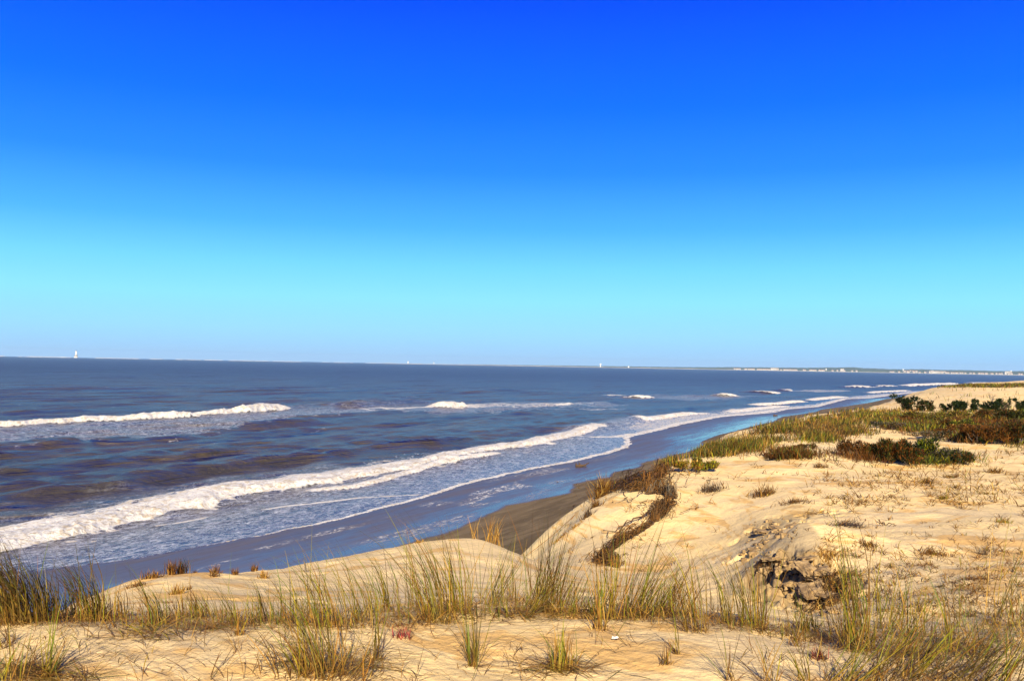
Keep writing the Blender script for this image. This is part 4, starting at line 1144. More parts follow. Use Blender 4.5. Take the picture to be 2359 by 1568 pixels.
for a in [
    (394, 1302, 26, 26, 90, P_RU, "left of two dark rust tufts side by side on the left sand crest", {"up": True}),
    (417, 1296, 28, 28, 100, pick((RUST, 2), (BROWN, 3), (PINE, 2)), "right and greener of two dark tufts side by side on the left sand crest", {"up": True}),
    (350, 1330, 55, 22, 170, P_OR, "orange weed strip along the left end of the sand crest", {}),
    (318, 1348, 50, 16, 110, P_RU, "brown weed strip at the lowest left end of the sand crest", {}),
    (497, 1302, 30, 22, 100, P_OR, "orange weed leaning left near the top of the left sand slope", {}),
    (541, 1286, 16, 14, 50, P_RU, "small rust sprig on the left sand crest, left of the crest's middle", {"up": True}),
    (586, 1288, 20, 15, 60, P_RU, "small rust sprig on the left sand crest beside a thin twig", {"up": True}),
    (408, 1366, 36, 26, 120, P_ST, "straw-brown bunch halfway down the left sand slope", {}),
    (432, 1357, 22, 14, 50, P_BR, "little dark bunch touching the straw-brown bunch on the left slope", {}),
    (494, 1326, 28, 18, 70, P_BR, "brown open weed below the orange leaning one on the left slope", {}),
    (447, 1308, 14, 10, 40, P_OR, "tiny orange sprig near the two dark crest tufts", {}),
    (377, 1388, 40, 12, 70, P_RU, "flat rust weed low on the left sand slope", {"flat_": True}),
    (605, 1330, 26, 20, 110, P_ST, "bushy straw head in the middle of the left sand slope", {}),
    (1640, 1130, 60, 22, 240, P_DK, "round dark bristly weed on the sand right of the roots", {}),
    (1757, 1140, 52, 26, 240, P_BR, "brown twiggy weed on the sand, first right of the round bristly one", {}),
    (1887, 1076, 34, 14, 130, P_BR, "flat brown weed on the slope between the left and the big rust shrubs", {}),
    (2134, 1112, 30, 18, 110, P_BR, "dark brown weed on the flat below the big rust shrub's right half", {}),
    (2186, 1098, 60, 14, 200, P_BR, "long low brown weed on the flat right of the big shrub", {"flat_": True}),
    (2171, 1148, 28, 14, 90, P_GB, "yellowish tuft with a dark foot on the flat at right", {}),
    (2272, 1136, 46, 12, 150, P_GB, "greenish-brown low weed near the right edge of the flat", {"flat_": True}),
    (2290, 1088, 46, 18, 130, P_BR, "loose purple-brown weed near the right edge above the flat", {}),
    (1826, 1158, 70, 20, 220, P_BR, "combed flat grey-brown weed above the cracked sand", {"flat_": True, "lean": 60}),
    (1884, 1182, 60, 12, 130, P_ST, "straw weed lying over the cracked sand", {"flat_": True}),
    (1948, 1210, 80, 18, 320, P_DK, "dark dead clump combed right with a black shadow under it", {"flat_": True, "lean": 70}),
    (1996, 1256, 60, 14, 200, P_BR, "brown mop of weed alone on the pale sand right of the mound", {}),
    (2150, 1275, 70, 18, 160, P_BR, "wide loose brown weed on the pale sand at right", {}),
    (2310, 1202, 44, 12, 110, P_GB, "small green grass mop on the pale sand near the right edge", {"lean": 80}),
    (2264, 1276, 30, 20, 70, pick((GREY, 3), (BROWN, 1)), "curled grey sprig on the pale sand near the right edge", {}),
    (1890, 1262, 66, 14, 150, P_OR, "orange straw looping over the mound's right shoulder", {"flat_": True, "lean": 100}),
    (1905, 1302, 60, 30, 170, P_ST, "fan of orange straw hanging over the broken clods", {"lean": 150}),
    (1945, 1330, 90, 20, 170, P_ST, "long straw stalks lying right of the broken clods", {"flat_": True, "lean": 95}),
    (2165, 1350, 36, 10, 70, P_DK, "small dark weed on the sand behind the tall straight blades", {}),
    (2245, 1332, 70, 14, 140, P_BR, "straggly brown weed on the sand before the right edge", {}),
    (2120, 1302, 60, 10, 90, P_BR, "thin trailing brown weed between the fanned tuft and the loose brown weed", {"flat_": True}),
    (1386, 1142, 40, 50, 420, P_OR, "bright orange tuft hanging on the cliff edge left of the roots", {}),
    (1372, 1166, 30, 22, 150, P_RU, "rust weed on the cliff edge just below the bright orange tuft", {}),
    (1353, 1190, 26, 20, 130, P_DK, "dark brown weed lowest on the cliff edge", {}),
    (1325, 1212, 34, 10, 90, P_ST, "straw fringe on the cliff edge above the notch", {}),
    (1290, 1240, 40, 10, 90, P_ST, "lowest straw fringe on the cliff edge at the notch", {}),
    (1140, 1242, 46, 50, 46, P_ST, "pale leafless twiggy bush on the sand crest before the dark beach", {"up": True}),
    (1090, 1236, 20, 40, 16, P_ST, "thin pale twig standing on the sand crest left of the pale twiggy bush", {"up": True}),
    (965, 1242, 30, 14, 60, P_ST, "straw sprig on the sand crest where the wet sand ends", {}),
]:
    weed(*a[:7], **a[7])
weed(926, 1468, 46, 34, 70, pick((RED, 4), (BROWN, 1)), "bright red-leaved weed in the straw under the tallest middle tufts", None, name="red_leaved_weed")
weed(1886, 1516, 44, 32, 110, pick((RED, 2), ([(0.03, 0.02, 0.022)], 2), (BROWN, 2)), "dark red frizzy weed on the sand in the bottom-right foreground", None, name="red_leaved_weed")

# ------------------------------------------------------------------ shrubs on the dune top
M_TWIG = simple_mat("grey_twig", (0.16, 0.13, 0.10), 0.9, 6, (0.10, 0.08, 0.06))
M_BARK = simple_mat("dark_root", (0.085, 0.05, 0.028), 0.95, 9, (0.05, 0.03, 0.018))
def shrub(dx, dy, wD, hD, n, pal, label, twigs=5, name="heath_shrub", cat="shrub", group="shrubs on the dune top", lobes=6, needle=0.5, gap=0.0):
    p, Y = hit(dx, dy)
    s_ = K / FPX * Y
    wm, hm = (1.5 if name == "pine_bush" else 1.15) * wD * s_, (0.95 if name == "pine_bush" else 1.22) * hD * s_
    n = int(n * (3.2 if name == "pine_bush" else 2.4))
    e = empty(name, p)
    m = MB()
    ends = []
    for k in range(twigs):
        a = rng.uniform(0, 2 * math.pi)
        R = wm * 0.5 * rng.uniform(0.3, 0.95)
        top = (R * math.cos(a), R * math.sin(a) * 0.6, hm * rng.uniform(0.55, 1.0))
        mid = (top[0] * 0.45 + rng.normal(0, 0.05) * wm, top[1] * 0.45, top[2] * 0.45)
        m.tube([(rng.normal(0, 0.03) * wm, 0, -0.05), mid, top], [0.012 * hm + 0.006, 0.009 * hm + 0.004, 0.004], 5)
        ends.append(top)
    m.build("branches", M_TWIG if name != "pine_bush" else M_BARK, e)
    L = []
    for k in range(lobes):
        a = rng.uniform(0, 2 * math.pi)
        R = wm * 0.5 * math.sqrt(rng.uniform(0, 0.75))
        L.append((R * math.cos(a), R * math.sin(a) * 0.7, hm * rng.uniform(0.35, 0.85), wm * rng.uniform(0.15, 0.28), hm * rng.uniform(0.22, 0.42)))
    L = np.array(L)
    if name == "pine_bush":
        E_ = np.array(ends)[rng.integers(0, len(ends), lobes + 9)] * rng.uniform(0.15, 1.0, (lobes + 9, 1)) + rng.normal(0, 0.05, (lobes + 9, 3)) * wm
        L = np.concatenate([E_, wm * rng.uniform(0.06, 0.17, (lobes + 9, 1)), hm * rng.uniform(0.10, 0.28, (lobes + 9, 1))], 1)
        lobes += 9
    i = rng.integers(0, lobes, n)
    d = rng.normal(0, 1, (n, 3)); d /= np.linalg.norm(d, axis=1)[:, None]
    rr = rng.uniform(0.2, 1.0, n) ** 0.5
    B = L[i, :3] + d * np.stack([L[i, 3], L[i, 3] * 0.8, L[i, 4]], -1) * rr[:, None]
    B[:, 2] = np.maximum(B[:, 2], 0.02)
    B[:, 2] += conform(B[:, 0], B[:, 1], p)
    az = np.arctan2(d[:, 0], d[:, 1]) + rng.normal(0, 0.5, n)
    ln = needle * hm * rng.uniform(0.18, 0.42, n)
    cs = colours(n, pal)
    lobe_tone = rng.uniform(0.7, 1.3, (lobes, 1))
    cs = cs * lobe_tone[i]
    strip_mesh("foliage", [ribbons(B, az, ln, rad(rng.uniform(0, 60, n)), rad(rng.uniform(20, 90, n)), 0.0010 * Y * rng.uniform(0.5, 1.4, n), cs, cs, 2, 1.0, 0.3)], M_LEAF, e)
    return tag(e, label, cat, group)
P_PI, P_RG, P_RD, P_OL = pick((PINE, 1)), pick((RUST, 3), (PINE, 2), (OLIVE, 2)), pick((RUST, 5), (BROWN, 3), (PINE, 1)), pick((OLIVE, 4), (GREEN, 2), (BROWN, 2))
P_GY = pick((GREY, 3), (OLIVE, 2), (BROWN, 1))
P_BG = pick((GREEN, 3), (PINE, 4))
pine = {"name": "pine_bush", "cat": "bush", "group": "small pines along the foot of the distant dune"}
for a in [
    (2090, 944, 46, 34, 420, P_PI, "leftmost dark pine bush with bare stems against the beach", {**pine, "twigs": 9}),
    (2122, 946, 36, 28, 260, pick((PINE, 3), (BROWN, 1)), "thin pine bush second from the left, with needle tufts on bare twigs", {**pine, "twigs": 8}),
    (2147, 946, 30, 26, 240, pick((PINE, 3), (BROWN, 1)), "small open pine bush before the pale dune's left foot", {**pine, "twigs": 7}),
    (2178, 948, 30, 20, 320, P_PI, "low dark pine bush left of the densest one", pine),
    (2209, 949, 38, 34, 700, P_PI, "densest near-black pine bush in the middle of the row", pine),
    (2238, 948, 30, 26, 380, P_PI, "dark pine bush just left of the pale bare trunk", pine),
    (2284, 950, 66, 28, 800, P_PI, "widest dark pine bush between the bare trunk and the gnarled tree", {**pine, "lobes": 9}),
    (2356, 950, 40, 30, 420, P_PI, "dark pine bush cut by the right edge of the photo", pine),
    (2100, 968, 70, 16, 520, P_OL, "olive heath bush below the leftmost pine", {}),
    (2150, 972, 60, 16, 480, P_OL, "brown-olive heath bush below the second and third pines", {}),
    (2198, 966, 66, 16, 520, P_OL, "olive-brown heath bush below the densest pine", {}),
    (2252, 968, 64, 18, 520, P_RG, "olive and rust bush at the foot of the bare trunk", {}),
    (2300, 972, 60, 22, 560, pick((PINE, 2), (RUST, 2), (OLIVE, 2)), "green-rust bush under the gnarled tree", {}),
    (2348, 970, 50, 22, 520, pick((PINE, 3), (OLIVE, 3)), "dark-green bush under the pine at the right edge", {}),
    (2178, 986, 54, 16, 480, P_RD, "rust heath bush in the middle of the heath, left of the green one", {}),
    (2220, 988, 54, 18, 480, pick((PINE, 2), (GREEN, 2), (OLIVE, 2)), "green heath bush in the middle of the heath", {}),
    (2242, 996, 40, 16, 380, pick((PINE, 3), (GREEN, 2)), "dark-green bush right of the rust line of the heath", {}),
    (2312, 988, 56, 14, 420, P_OL, "flat olive bush above the large rust mass at right", {}),
    (2352, 990, 44, 18, 420, P_RD, "rust bush at the right edge above the large rust mass", {}),
    (2172, 1000, 40, 12, 380, pick((RUST, 6), (BROWN, 1)), "brightest orange bush, left half of the rust line", {}),
    (2206, 998, 44, 16, 420, pick((RUST, 6), (STRAW, 1)), "bright orange bush, right half of the rust line", {}),
    (2070, 990, 40, 14, 300, P_GY, "grey-purple bush on the sand left of the heath", {}),
    (2023, 984, 34, 12, 320, pick((PINE, 3), (GREY, 2)), "small round dark-green bush left of the grey-purple one", {}),
    (2132, 1010, 50, 16, 380, P_GY, "grey bush right below the grey-purple one", {}),
    (2166, 1014, 44, 18, 380, pick((GREY, 2), (PINE, 2), (BROWN, 2)), "dark grey-brown bush under the bright orange pair", {}),
    (2216, 1016, 56, 26, 700, P_RG, "left end of the large rust mass, green and rust", {}),
    (2252, 1020, 60, 34, 900, P_RD, "dark rust bush, second from the left of the large rust mass", {"lobes": 8}),
    (2296, 1022, 66, 38, 1000, P_RD, "tallest rust bush of the large rust mass at right", {"lobes": 9}),
    (2346, 1024, 66, 40, 1000, P_RG, "rust and dark-green bush ending the large rust mass at the right edge", {"lobes": 9}),
    (1965, 1050, 64, 26, 760, P_RD, "left end of the big lone shrub group, all rust", {}),
    (2008, 1058, 60, 32, 800, P_RG, "rust and green shrub, second in the big lone group", {}),
    (2052, 1066, 60, 40, 1000, P_RG, "dark-green and rust shrub in the middle of the big lone group", {"lobes": 8}),
    (2092, 1070, 60, 42, 1000, pick((RUST, 3), (PINE, 3)), "tallest rust shrub of the big lone group", {"lobes": 8}),
    (2128, 1062, 50, 42, 900, P_BG, "greenest shrub at the right shoulder of the big lone group", {"lobes": 8}),
    (2172, 1064, 60, 28, 640, pick((GREY, 3), (PINE, 2), (GREEN, 1)), "grey-green low shrub right of the greenest one", {}),
    (2208, 1068, 48, 22, 520, pick((PINE, 3), (RUST, 2)), "right end of the big lone shrub group, dark-green tinged rust", {}),
    (1788, 1058, 48, 13, 480, P_RD, "brown shrub on the sand, left end of the left shrub trio", {}),
    (1822, 1048, 52, 15, 600, P_RD, "rust shrub in the middle of the left shrub trio", {}),
    (1858, 1040, 46, 14, 520, P_RG, "greenest shrub of the left trio, at its right end", {}),
    (1585, 1088, 52, 22, 520, pick((GREEN, 4), (STRAW, 3), (BROWN, 3)), "green and brown grassy clump on the cliff top right of the root mass", {"name": "grass_clump", "cat": "grass clump", "group": "grassy clumps on the cliff top", "needle": 0.9}),
    (1624, 1085, 48, 22, 520, pick((GREEN, 5), (OLIVE, 3), (BROWN, 2)), "greener grassy clump touching the one right of the root mass", {"name": "grass_clump", "cat": "grass clump", "group": "grassy clumps on the cliff top", "needle": 0.9}),
]:
    shrub(*a[:7], **a[7])

# ------------------------------------------------------------------ bare trees and dead wood
def branchy(dx, dy, hD, lean, label, name, pal_mat, depth=4, tufts=0, thick=0.035, kids=3, wide=0.6, seed=1):
    r = random.Random(seed)
    p, Y = hit(dx, dy)
    hm = hD * K / FPX * Y
    e = empty(name, p)
    tr, br = MB(), MB()
    tips = []
    def grow(p0, d, l, rad_, k, mb):
        pts, q, dd = [p0], p0.copy(), d.copy()
        for i in range(4):
            dd = (dd + Vector((r.uniform(-1, 1), r.uniform(-1, 1), r.uniform(-0.6, 0.8))) * 0.28).normalized()
            q = q + dd * l / 4
            pts.append(q.copy())
        mb.tube(pts, [rad_ * (1 - 0.14 * i) for i in range(5)], 5)
        if k <= 0:
            tips.append(q); return
        for j in range(kids):
            s0 = pts[r.choice([2, 3, 4])] if j else pts[4]
            grow(s0.copy(), (dd + Vector((r.uniform(-1, 1), r.uniform(-1, 1) * 0.7, r.uniform(-0.2, 0.7))) * wide * 1.5).normalized(), l * r.uniform(0.5, 0.75), rad_ * 0.55, k - 1, br)
    grow(Vector((0, 0, -0.05)), Vector((lean, 0, 1)).normalized(), hm * 0.42, thick * hm, depth, tr)
    tr.build("trunk", pal_mat, e)
    if br.v: br.build("branches", pal_mat, e)
    if tufts:
        T = np.array([tips[r.randrange(len(tips))] for _ in range(tufts)])
        T = np.repeat(T, 14, 0) + rng.normal(0, 0.03 * hm, (tufts * 14, 3))
        cs = colours(len(T), P_PI)
        strip_mesh("foliage", [ribbons(T, rng.uniform(0, 6.28, len(T)), 0.10 * hm * rng.uniform(0.6, 1.3, len(T)), rad(rng.uniform(0, 80, len(T))), rad(rng.uniform(20, 110, len(T))), 0.0014 * Y * rng.uniform(0.6, 1.3, len(T)), cs, cs, 2)], M_LEAF, e)
    return tag(e, label, "dead tree" if name == "bare_tree" else "dead stick")
branchy(2257, 954, 44, 0.1, "pale bare trunk standing among the dark pines", "bare_tree", M_TWIG, 3, 8, 0.03, 2, 0.6, 3)
branchy(2284, 950, 52, 0.15, "leafless spreading tree behind the widest pine, its twigs against the dune", "bare_tree", M_TWIG, 4, 0, 0.025, 3, 0.8, 5)
branchy(2310, 953, 50, 0.35, "gnarled crooked tree with a few needle tufts, right of the widest pine", "bare_tree", M_BARK, 3, 12, 0.04, 3, 0.8, 8)
branchy(1978, 1040, 26, 0.1, "small bare grey bush skeleton over the left end of the big shrub group", "bare_tree", M_TWIG, 3, 0, 0.03, 3, 0.7, 12)
branchy(2080, 1040, 40, 0.0, "thin leafless stems rising from the middle of the big shrub group", "bare_tree", M_TWIG, 3, 0, 0.02, 3, 0.5, 14)
branchy(706, 1316, 62, -0.03, "grey dead stick standing in the sand of the left slope", "dead_stick", M_TWIG, 1, 0, 0.05, 1, 0.5, 21)
branchy(712, 1340, 28, 0.15, "short black forked twig at the foot of the grey dead stick", "dead_stick", M_BARK, 2, 0, 0.05, 2, 0.6, 22)
branchy(722, 1352, 24, 0.3, "lowest black twig right below the forked one", "dead_stick", M_BARK, 1, 0, 0.03, 2, 0.6, 23)
branchy(1428, 1222, 50, 0.18, "thin dead twig standing up through the long bare root", "dead_stick", M_BARK, 2, 0, 0.025, 1, 0.5, 25)
branchy(1374, 1272, 36, -0.05, "crooked black stick left of the hanging root's lower end", "dead_stick", M_BARK, 2, 0, 0.04, 2, 0.6, 27)

# roots laid bare on the slope
def along(path, k):
    P = np.array(path, float)
    t_ = np.concatenate([[0], np.cumsum(np.hypot(*np.diff(P, axis=0).T))])
    s_ = np.linspace(0, t_[-1], k)
    return np.stack([np.interp(s_, t_, P[:, 0]), np.interp(s_, t_, P[:, 1])], -1)
def root_mat(path, wD, n, lift, label, pal, seglen=0.35, wid=0.012, group="bare roots on the sand cliff"):
    """A shaggy band of root fibres lying on the slope along a noted line."""
    c = along(path, 60)
    H = [hit(x, y) for x, y in c]
    P = np.array([h_[0] for h_ in H])
    Y = np.mean([h_[1] for h_ in H])
    s_ = K / FPX * Y
    wa = np.interp(np.linspace(0, 1, 60), np.linspace(0, 1, len(wD)), wD) * s_
    ang = rng.uniform(0, 2 * math.pi, n)
    i0 = rng.integers(0, 57, n)
    seg = 7
    ks = np.clip(i0[:, None] + (np.arange(seg + 1) / seg * 60 * seglen)[None] * rng.uniform(0.4, 1.2, (n, 1)), 0, 59)
    lo = np.floor(ks).astype(int); hi = np.minimum(lo + 1, 59); f = (ks - lo)[..., None]
    C = P[lo] * (1 - f) + P[hi] * f
    W = wa[lo]
    off = rng.standard_t(3, (n, 1)) * 0.26 * W * (0.7 + 0.7 * vnoise(ks * 0.25, ks * 0, 55)) + 0.20 * W * np.cumsum(rng.normal(0, 0.6, (n, seg + 1)), 1)
    X = C + np.stack([off * 0.75, off * -0.1, off * 0.0], -1)
    up = lift * np.abs(rng.normal(0, 0.5, (n, 1))) * np.sin(np.pi * np.arange(seg + 1) / seg)[None] + lift * 0.1
    zg = hq(X[..., 0], X[..., 1])
    Zr = zg + up + 0.25 * lift * np.abs(np.cumsum(rng.normal(0, 0.35, (n, seg + 1)), 1))
    X[..., 2] = Zr
    w_ = wid * rng.uniform(0.5, 1.2, n)
    sd = np.stack([np.cos(ang), np.sin(ang) * 0.5, np.sin(ang) * 0.8], -1)[:, None] * (w_[:, None, None] * 0.5)
    V = np.stack([X - sd, X + sd], 2).reshape(-1, 3)
    j = (np.arange(n) * (seg + 1))[:, None] + np.arange(seg)[None]
    F = np.stack([j * 2, j * 2 + 1, j * 2 + 3, j * 2 + 2], -1).reshape(-1, 4)
    cs = colours(n, pal)
    Cc = np.repeat(np.concatenate([cs, np.ones((n, 1))], 1), (seg + 1) * 2, 0)
    o = P[0]
    ob = link("root_mat", raw_mesh("root_mat", V - o, F, {"col": Cc}), M_DRY)
    ob.location = o
    return tag(ob, label, "roots", group)
P_RT = pick((BROWN, 5), ([(0.05, 0.03, 0.015), (0.10, 0.055, 0.022)], 3))
root_mat([(1405, 1116), (1432, 1108), (1462, 1118), (1486, 1130)], [16, 34, 44, 30], 700, 0.22, "brown root mass hanging at the cliff's top left, behind the orange tuft", P_RT)
root_mat([(1534, 1080), (1518, 1098), (1500, 1118), (1490, 1132)], [26, 34, 30, 16], 560, 0.25, "dark root mass running up to the cliff top, right of the hanging one", P_RT)
root_mat([(1490, 1140), (1510, 1136), (1535, 1140), (1548, 1150)], [12, 20, 22, 16], 480, 0.20, "curling dark roots below the cliff-top root masses", P_DK)
root_mat([(1540, 1156), (1528, 1172), (1516, 1190), (1508, 1204)], [36, 46, 36, 14], 520, 0.20, "shaggy bundle of root fibres in the middle of the slope", P_RT)
root_mat([(1508, 1206), (1480, 1226), (1452, 1240), (1425, 1254), (1400, 1278), (1386, 1292)], [5, 11, 12, 20, 13, 26], 330, 0.20, "long shaggy root band running down the slope to the left", P_RT)
root_mat([(1384, 1286), (1394, 1298), (1412, 1304), (1422, 1308)], [34, 44, 26, 8], 420, 0.16, "bushy lower end of the long root band, resting on the sand", P_RT)
root_mat([(1872, 1320), (1890, 1345), (1905, 1370), (1918, 1395)], [50, 70, 70, 50], 640, 0.10, "tangle of fine dark rootlets and straw over the right half of the broken clods", pick((BROWN, 4), (STRAW, 1), ([(0.03, 0.018, 0.01)], 3)), 0.25, 0.006)
root_mat([(1740, 1300), (1765, 1308), (1790, 1312)], [24, 30, 24], 220, 0.05, "few dark rootlets at the left end of the broken step", P_DK, 0.3, 0.005)
def bare_root(path, r0, label, lift=0.06, side=()):
    e = None
    m = MB()
    H = [hit(x, y) for x, y in along(path, 14)]
    o = H[0][0]
    pts = [Vector(h_[0] - o) + Vector((rng.normal(0, 0.02), 0, lift + rng.normal(0, 0.02))) for h_ in H]
    m.tube(pts, [r0 * (1 - 0.05 * i) for i in range(14)], 6)
    for sp_ in side:
        q = [hit(x, y)[0] - o for x, y in along(sp_, 7)]
        m.tube([Vector(v_) + Vector((rng.normal(0, 0.015), 0, lift * 0.7)) for v_ in q], [r0 * 0.5 * (1 - 0.1 * i) for i in range(7)], 5)
    ob = m.build("bare_root", M_BARK)
    ob.location = o
    return tag(ob, label, "root", "bare roots on the sand cliff")
bare_root([(1506, 1184), (1484, 1194), (1456, 1206), (1432, 1216), (1418, 1226), (1400, 1230), (1386, 1231)], 0.020, "long thin bare root crossing the slope above the shaggy root band", 0.07, [[(1400, 1229), (1402, 1245)], [(1478, 1196), (1470, 1204)]])
bare_root([(1500, 1100), (1492, 1118), (1484, 1134), (1472, 1148)], 0.030, "grey root stub leaning out between the two cliff-top root masses", 0.10)
bare_root([(1438, 1132), (1440, 1150), (1450, 1158), (1462, 1146)], 0.010, "thin curling root below the hanging root mass", 0.03, [[(1440, 1152), (1415, 1160)]])
bare_root([(1540, 1086), (1542, 1112), (1546, 1130)], 0.010, "fine root threading down the sand right of the dark root mass", 0.03, [[(1542, 1110), (1566, 1112)], [(1544, 1120), (1560, 1136)]])
bare_root([(2022, 1204), (2040, 1208), (2062, 1212)], 0.012, "thin dark stick lying on the smooth pale sand at right", 0.02)

# ------------------------------------------------------------------ driftwood, scrap, clods
def driftwood(dx, dy, wD, label):
    p, Y = hit(dx, dy)
    L = wD * K / FPX * Y
    m = MB()
    m.tube([(-L * .5, 0, .06), (-L * .2, .03, .10), (L * .1, 0, .12), (L * .3, 0, .22), (L * .55, 0.05, .42)], [0.13, 0.15, 0.11, 0.07, 0.03], 7)
    m.tube([(-L * .15, 0, .1), (-L * .18, 0.05, .3), (-L * .26, .1, .42)], [0.09, 0.07, 0.04], 6)
    m.tube([(-L * .42, 0, .1), (-L * .46, 0.05, .34)], [0.10, 0.05], 6)
    m.tube([(L * .1, 0, .1), (L * .35, -.2, .04)], [0.06, 0.03], 6)
    o = m.build("driftwood", M_BARK, None, True)
    o.location = p
    return tag(o, label, "driftwood", "driftwood on the wet sand")
driftwood(1340, 1074, 30, "dark branched driftwood on the wet sand near the spent wave")
driftwood(1786, 957, 11, "small dark log on the far wet sand, right of the second breakers")
p, Y = hit(1415, 1474)
m = MB()
for k in range(5):
    a = rng.uniform(-0.5, 0.5, (4, 3)) * np.array([0.012, 0.010, 0.008])
    ctr = np.array([rng.uniform(-0.02, 0.02), rng.uniform(-0.012, 0.012), 0.018 + rng.uniform(-0.006, 0.008)])
    q = np.array([[-1, -1, 0], [1, -1, .4], [1, 1, 0], [-1, 1, .5]]) * np.array([0.009, 0.008, 0.007]) + ctr + a
    m.add(list(q) + list(q + np.array([0, 0, 0.0015])), [(0, 1, 2, 3), (7, 6, 5, 4), (0, 4, 5, 1), (1, 5, 6, 2), (2, 6, 7, 3), (3, 7, 4, 0)])
o = m.build("paper_scrap", white)
o.location = p
tag(o, "small crumpled white scrap lying on the bare sand in the foreground", "litter")

# clods of damp sand broken off the eroded step
M_CLOD, t = new_mat("clod_sand")
pos = t.n("ShaderNodeTexCoord").outputs["Object"]
nn = t.noise(pos, 9.0, 5, 0.65)
cc = t.mix(t.ss(nn, 0.35, 0.7), (0.16, 0.10, 0.045), (0.40, 0.275, 0.13))
t.out(t.n("ShaderNodeBsdfPrincipled", ins={"Base Color": cc, "Roughness": 0.95, "Normal": t.bump(nn, 0.6, 0.03)}).outputs[0])
def clod(dx, dy, wD, hD, label, seed, ledge=False):
    p, Y = hit(dx, dy)
    s_ = K / FPX * Y
    r = np.random.default_rng(seed)
    import bmesh
    bm = bmesh.new()
    bmesh.ops.create_cube(bm, size=1.0)
    bmesh.ops.subdivide_edges(bm, edges=bm.edges[:], cuts=7, use_grid_fill=True)
    f_s = r.uniform(0.65, 1.15)
    sx, sy, sz = wD * s_ * f_s * r.uniform(0.8, 1.3), wD * s_ * r.uniform(0.9, 1.5), hD * s_ * f_s * r.uniform(0.7, 1.3)
    if ledge: sx, sy, sz = wD * s_ * 1.35, wD * s_ * 1.9, hD * s_ * 0.55
    for v_ in bm.verts:
        c_ = np.array(v_.co)
        c_ = c_ * (1 - 0.22 * max(0, np.linalg.norm(c_) - 0.5))
        x_, y_, z_ = c_ * 2.3 + seed
        c_ = c_ + 0.09 * float(fbm(np.array([x_ * 3 + z_]), np.array([y_ * 3 - z_ * 2]), 13, 2)[0]) * np.sign(c_) + 0.26 * np.array([float(fbm(np.array([x_ + z_]), np.array([y_]), 3, 3)[0]), float(fbm(np.array([x_]), np.array([y_ - z_]), 5, 3)[0]), float(fbm(np.array([x_ - 2 * z_]), np.array([y_ + z_]), 7, 3)[0])])
        v_.co = (c_[0] * sx, c_[1] * sy, c_[2] * sz)
    me = bpy.data.meshes.new("sand_clod")
    bm.to_mesh(me); bm.free()
    o = link("sand_clod", me, M_CLOD)
    o.location = (p[0], p[1] - sy * 0.12, p[2] + sz * 0.12)
    if ledge: o.location = (p[0], p[1] - sy * 0.10, p[2] + hD * s_ * 0.95)
    o.rotation_euler = (r.uniform(-0.25, 0.25), r.uniform(-0.3, 0.3), r.uniform(-0.6, 0.6))
    return tag(o, label, "sand clod", "clods of the broken sand step")
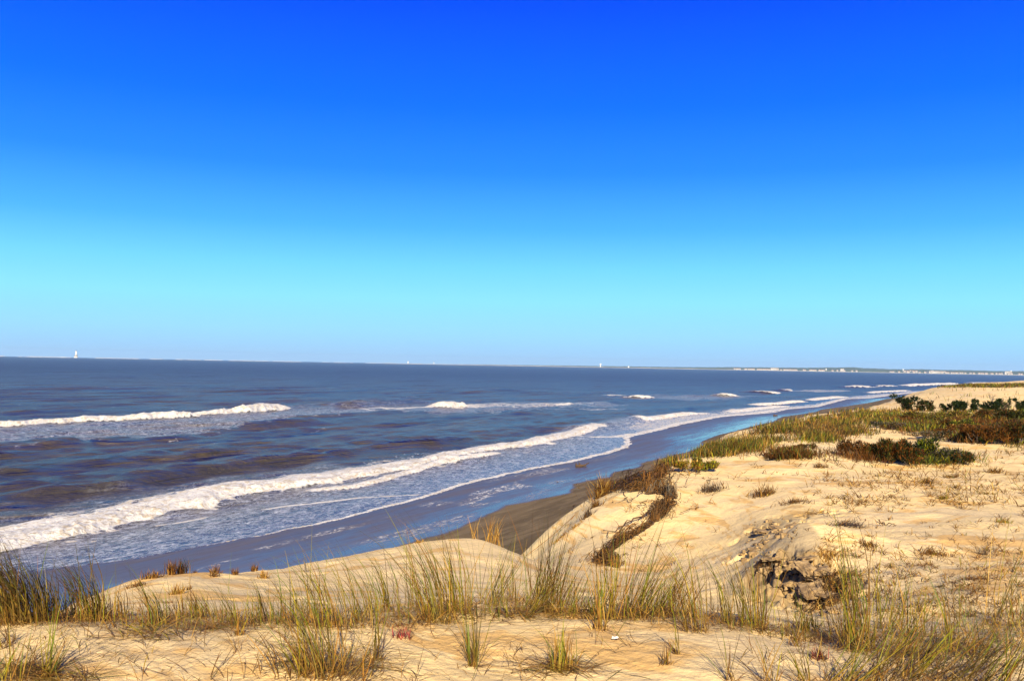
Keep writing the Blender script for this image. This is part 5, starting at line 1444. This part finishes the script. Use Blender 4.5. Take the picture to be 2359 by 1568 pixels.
# crumbs of damp sand strewn over the step
def crumbs():
    c = [(1850, 1340, 50, 40), (1780, 1312, 50, 20), (1900, 1385, 40, 25), (1785, 1222, 60, 26), (1740, 1270, 40, 24), (1860, 1405, 40, 10)]
    k = c[rng.integers(0, len(c))]
    return k[0] + k[2] * rng.normal(0, 0.5), k[1] + k[3] * rng.normal(0, 0.5)
S = scatter(420, crumbs)
V, F = [], []
cube = np.array([(-1, -1, -1), (1, -1, -1), (1, 1, -1), (-1, 1, -1), (-1, -1, 1), (1, -1, 1), (1, 1, 1), (-1, 1, 1)], float)
for k in range(len(S)):
    q_ = cube * rng.uniform(0.5, 1.0, (8, 3)) * rng.uniform(0.6, 1.2, 3) * rng.gamma(2.0, 0.007) * S[k, 3] / 10
    a = rng.uniform(0, 6.28); ca, sa = math.cos(a), math.sin(a)
    q_ = np.stack([q_[:, 0] * ca - q_[:, 1] * sa, q_[:, 0] * sa + q_[:, 1] * ca, q_[:, 2]], -1) + S[k, :3] + np.array([0, 0, 0.006])
    n0_ = len(V)
    V += list(q_)
    F += [(n0_ + a_, n0_ + b_, n0_ + c_, n0_ + d_) for a_, b_, c_, d_ in ((0, 3, 2, 1), (4, 5, 6, 7), (0, 1, 5, 4), (1, 2, 6, 5), (2, 3, 7, 6), (3, 0, 4, 7))]
tag(link("sand_crumbs", raw_mesh("sand_crumbs", np.array(V), np.array(F)), M_CLOD), "crumbs of damp sand strewn over the broken step and the cracked slope", None, None, "stuff")
for k, (x, y, a, b, lab) in enumerate([
    (1853, 1338, 26, 26, "thick ledge of damp sand over the black hollow in the middle of the broken step"),
    (1874, 1352, 26, 18, "ledge of sand right of the one over the middle black hollow"),
    (1840, 1358, 18, 22, "small upright clod under the black hollow"),
    (1868, 1376, 36, 22, "broad pale clod in the centre of the broken step"),
    (1848, 1388, 18, 16, "small clod left below the broad pale one"),
    (1900, 1396, 24, 20, "clod right of the broad pale one, above the lowest hollow"),
    (1916, 1410, 22, 16, "lowest clod at the right, near the sand lip"),
    (1888, 1330, 26, 18, "flat clod below the orange straw fan"),
    (1858, 1312, 22, 16, "clod under the mound's grey face"),
    (1836, 1322, 18, 14, "small clod left of the step's top"),
    (1905, 1358, 22, 18, "clod half hidden in straw at the step's right"),
    (1925, 1382, 20, 18, "rightmost dark clod in the straw"),
    (1776, 1300, 20, 14, "clod at the left end of the step, by the small hollows"),
    (1762, 1318, 16, 12, "leftmost small clod on the smooth slope"),
    (1792, 1318, 18, 14, "clod beside the leftmost hollow"),
    (1812, 1350, 24, 12, "flat clod left of the thick middle ledge, on bare sand"),
    (1752, 1232, 16, 10, "small clod on the cracked slope behind the mound, leftmost"),
    (1782, 1216, 18, 10, "clod at the crack on the slope behind the mound"),
    (1822, 1212, 18, 8, "clod on the cracked slope under the combed grey-brown weed"),
    (1738, 1266, 18, 8, "lowest clod of the cracked slope, left of the mound"),
]):
    clod(x, y, a, b, lab, 100 + k, k in (0, 1, 3, 5, 7, 8, 12, 16))
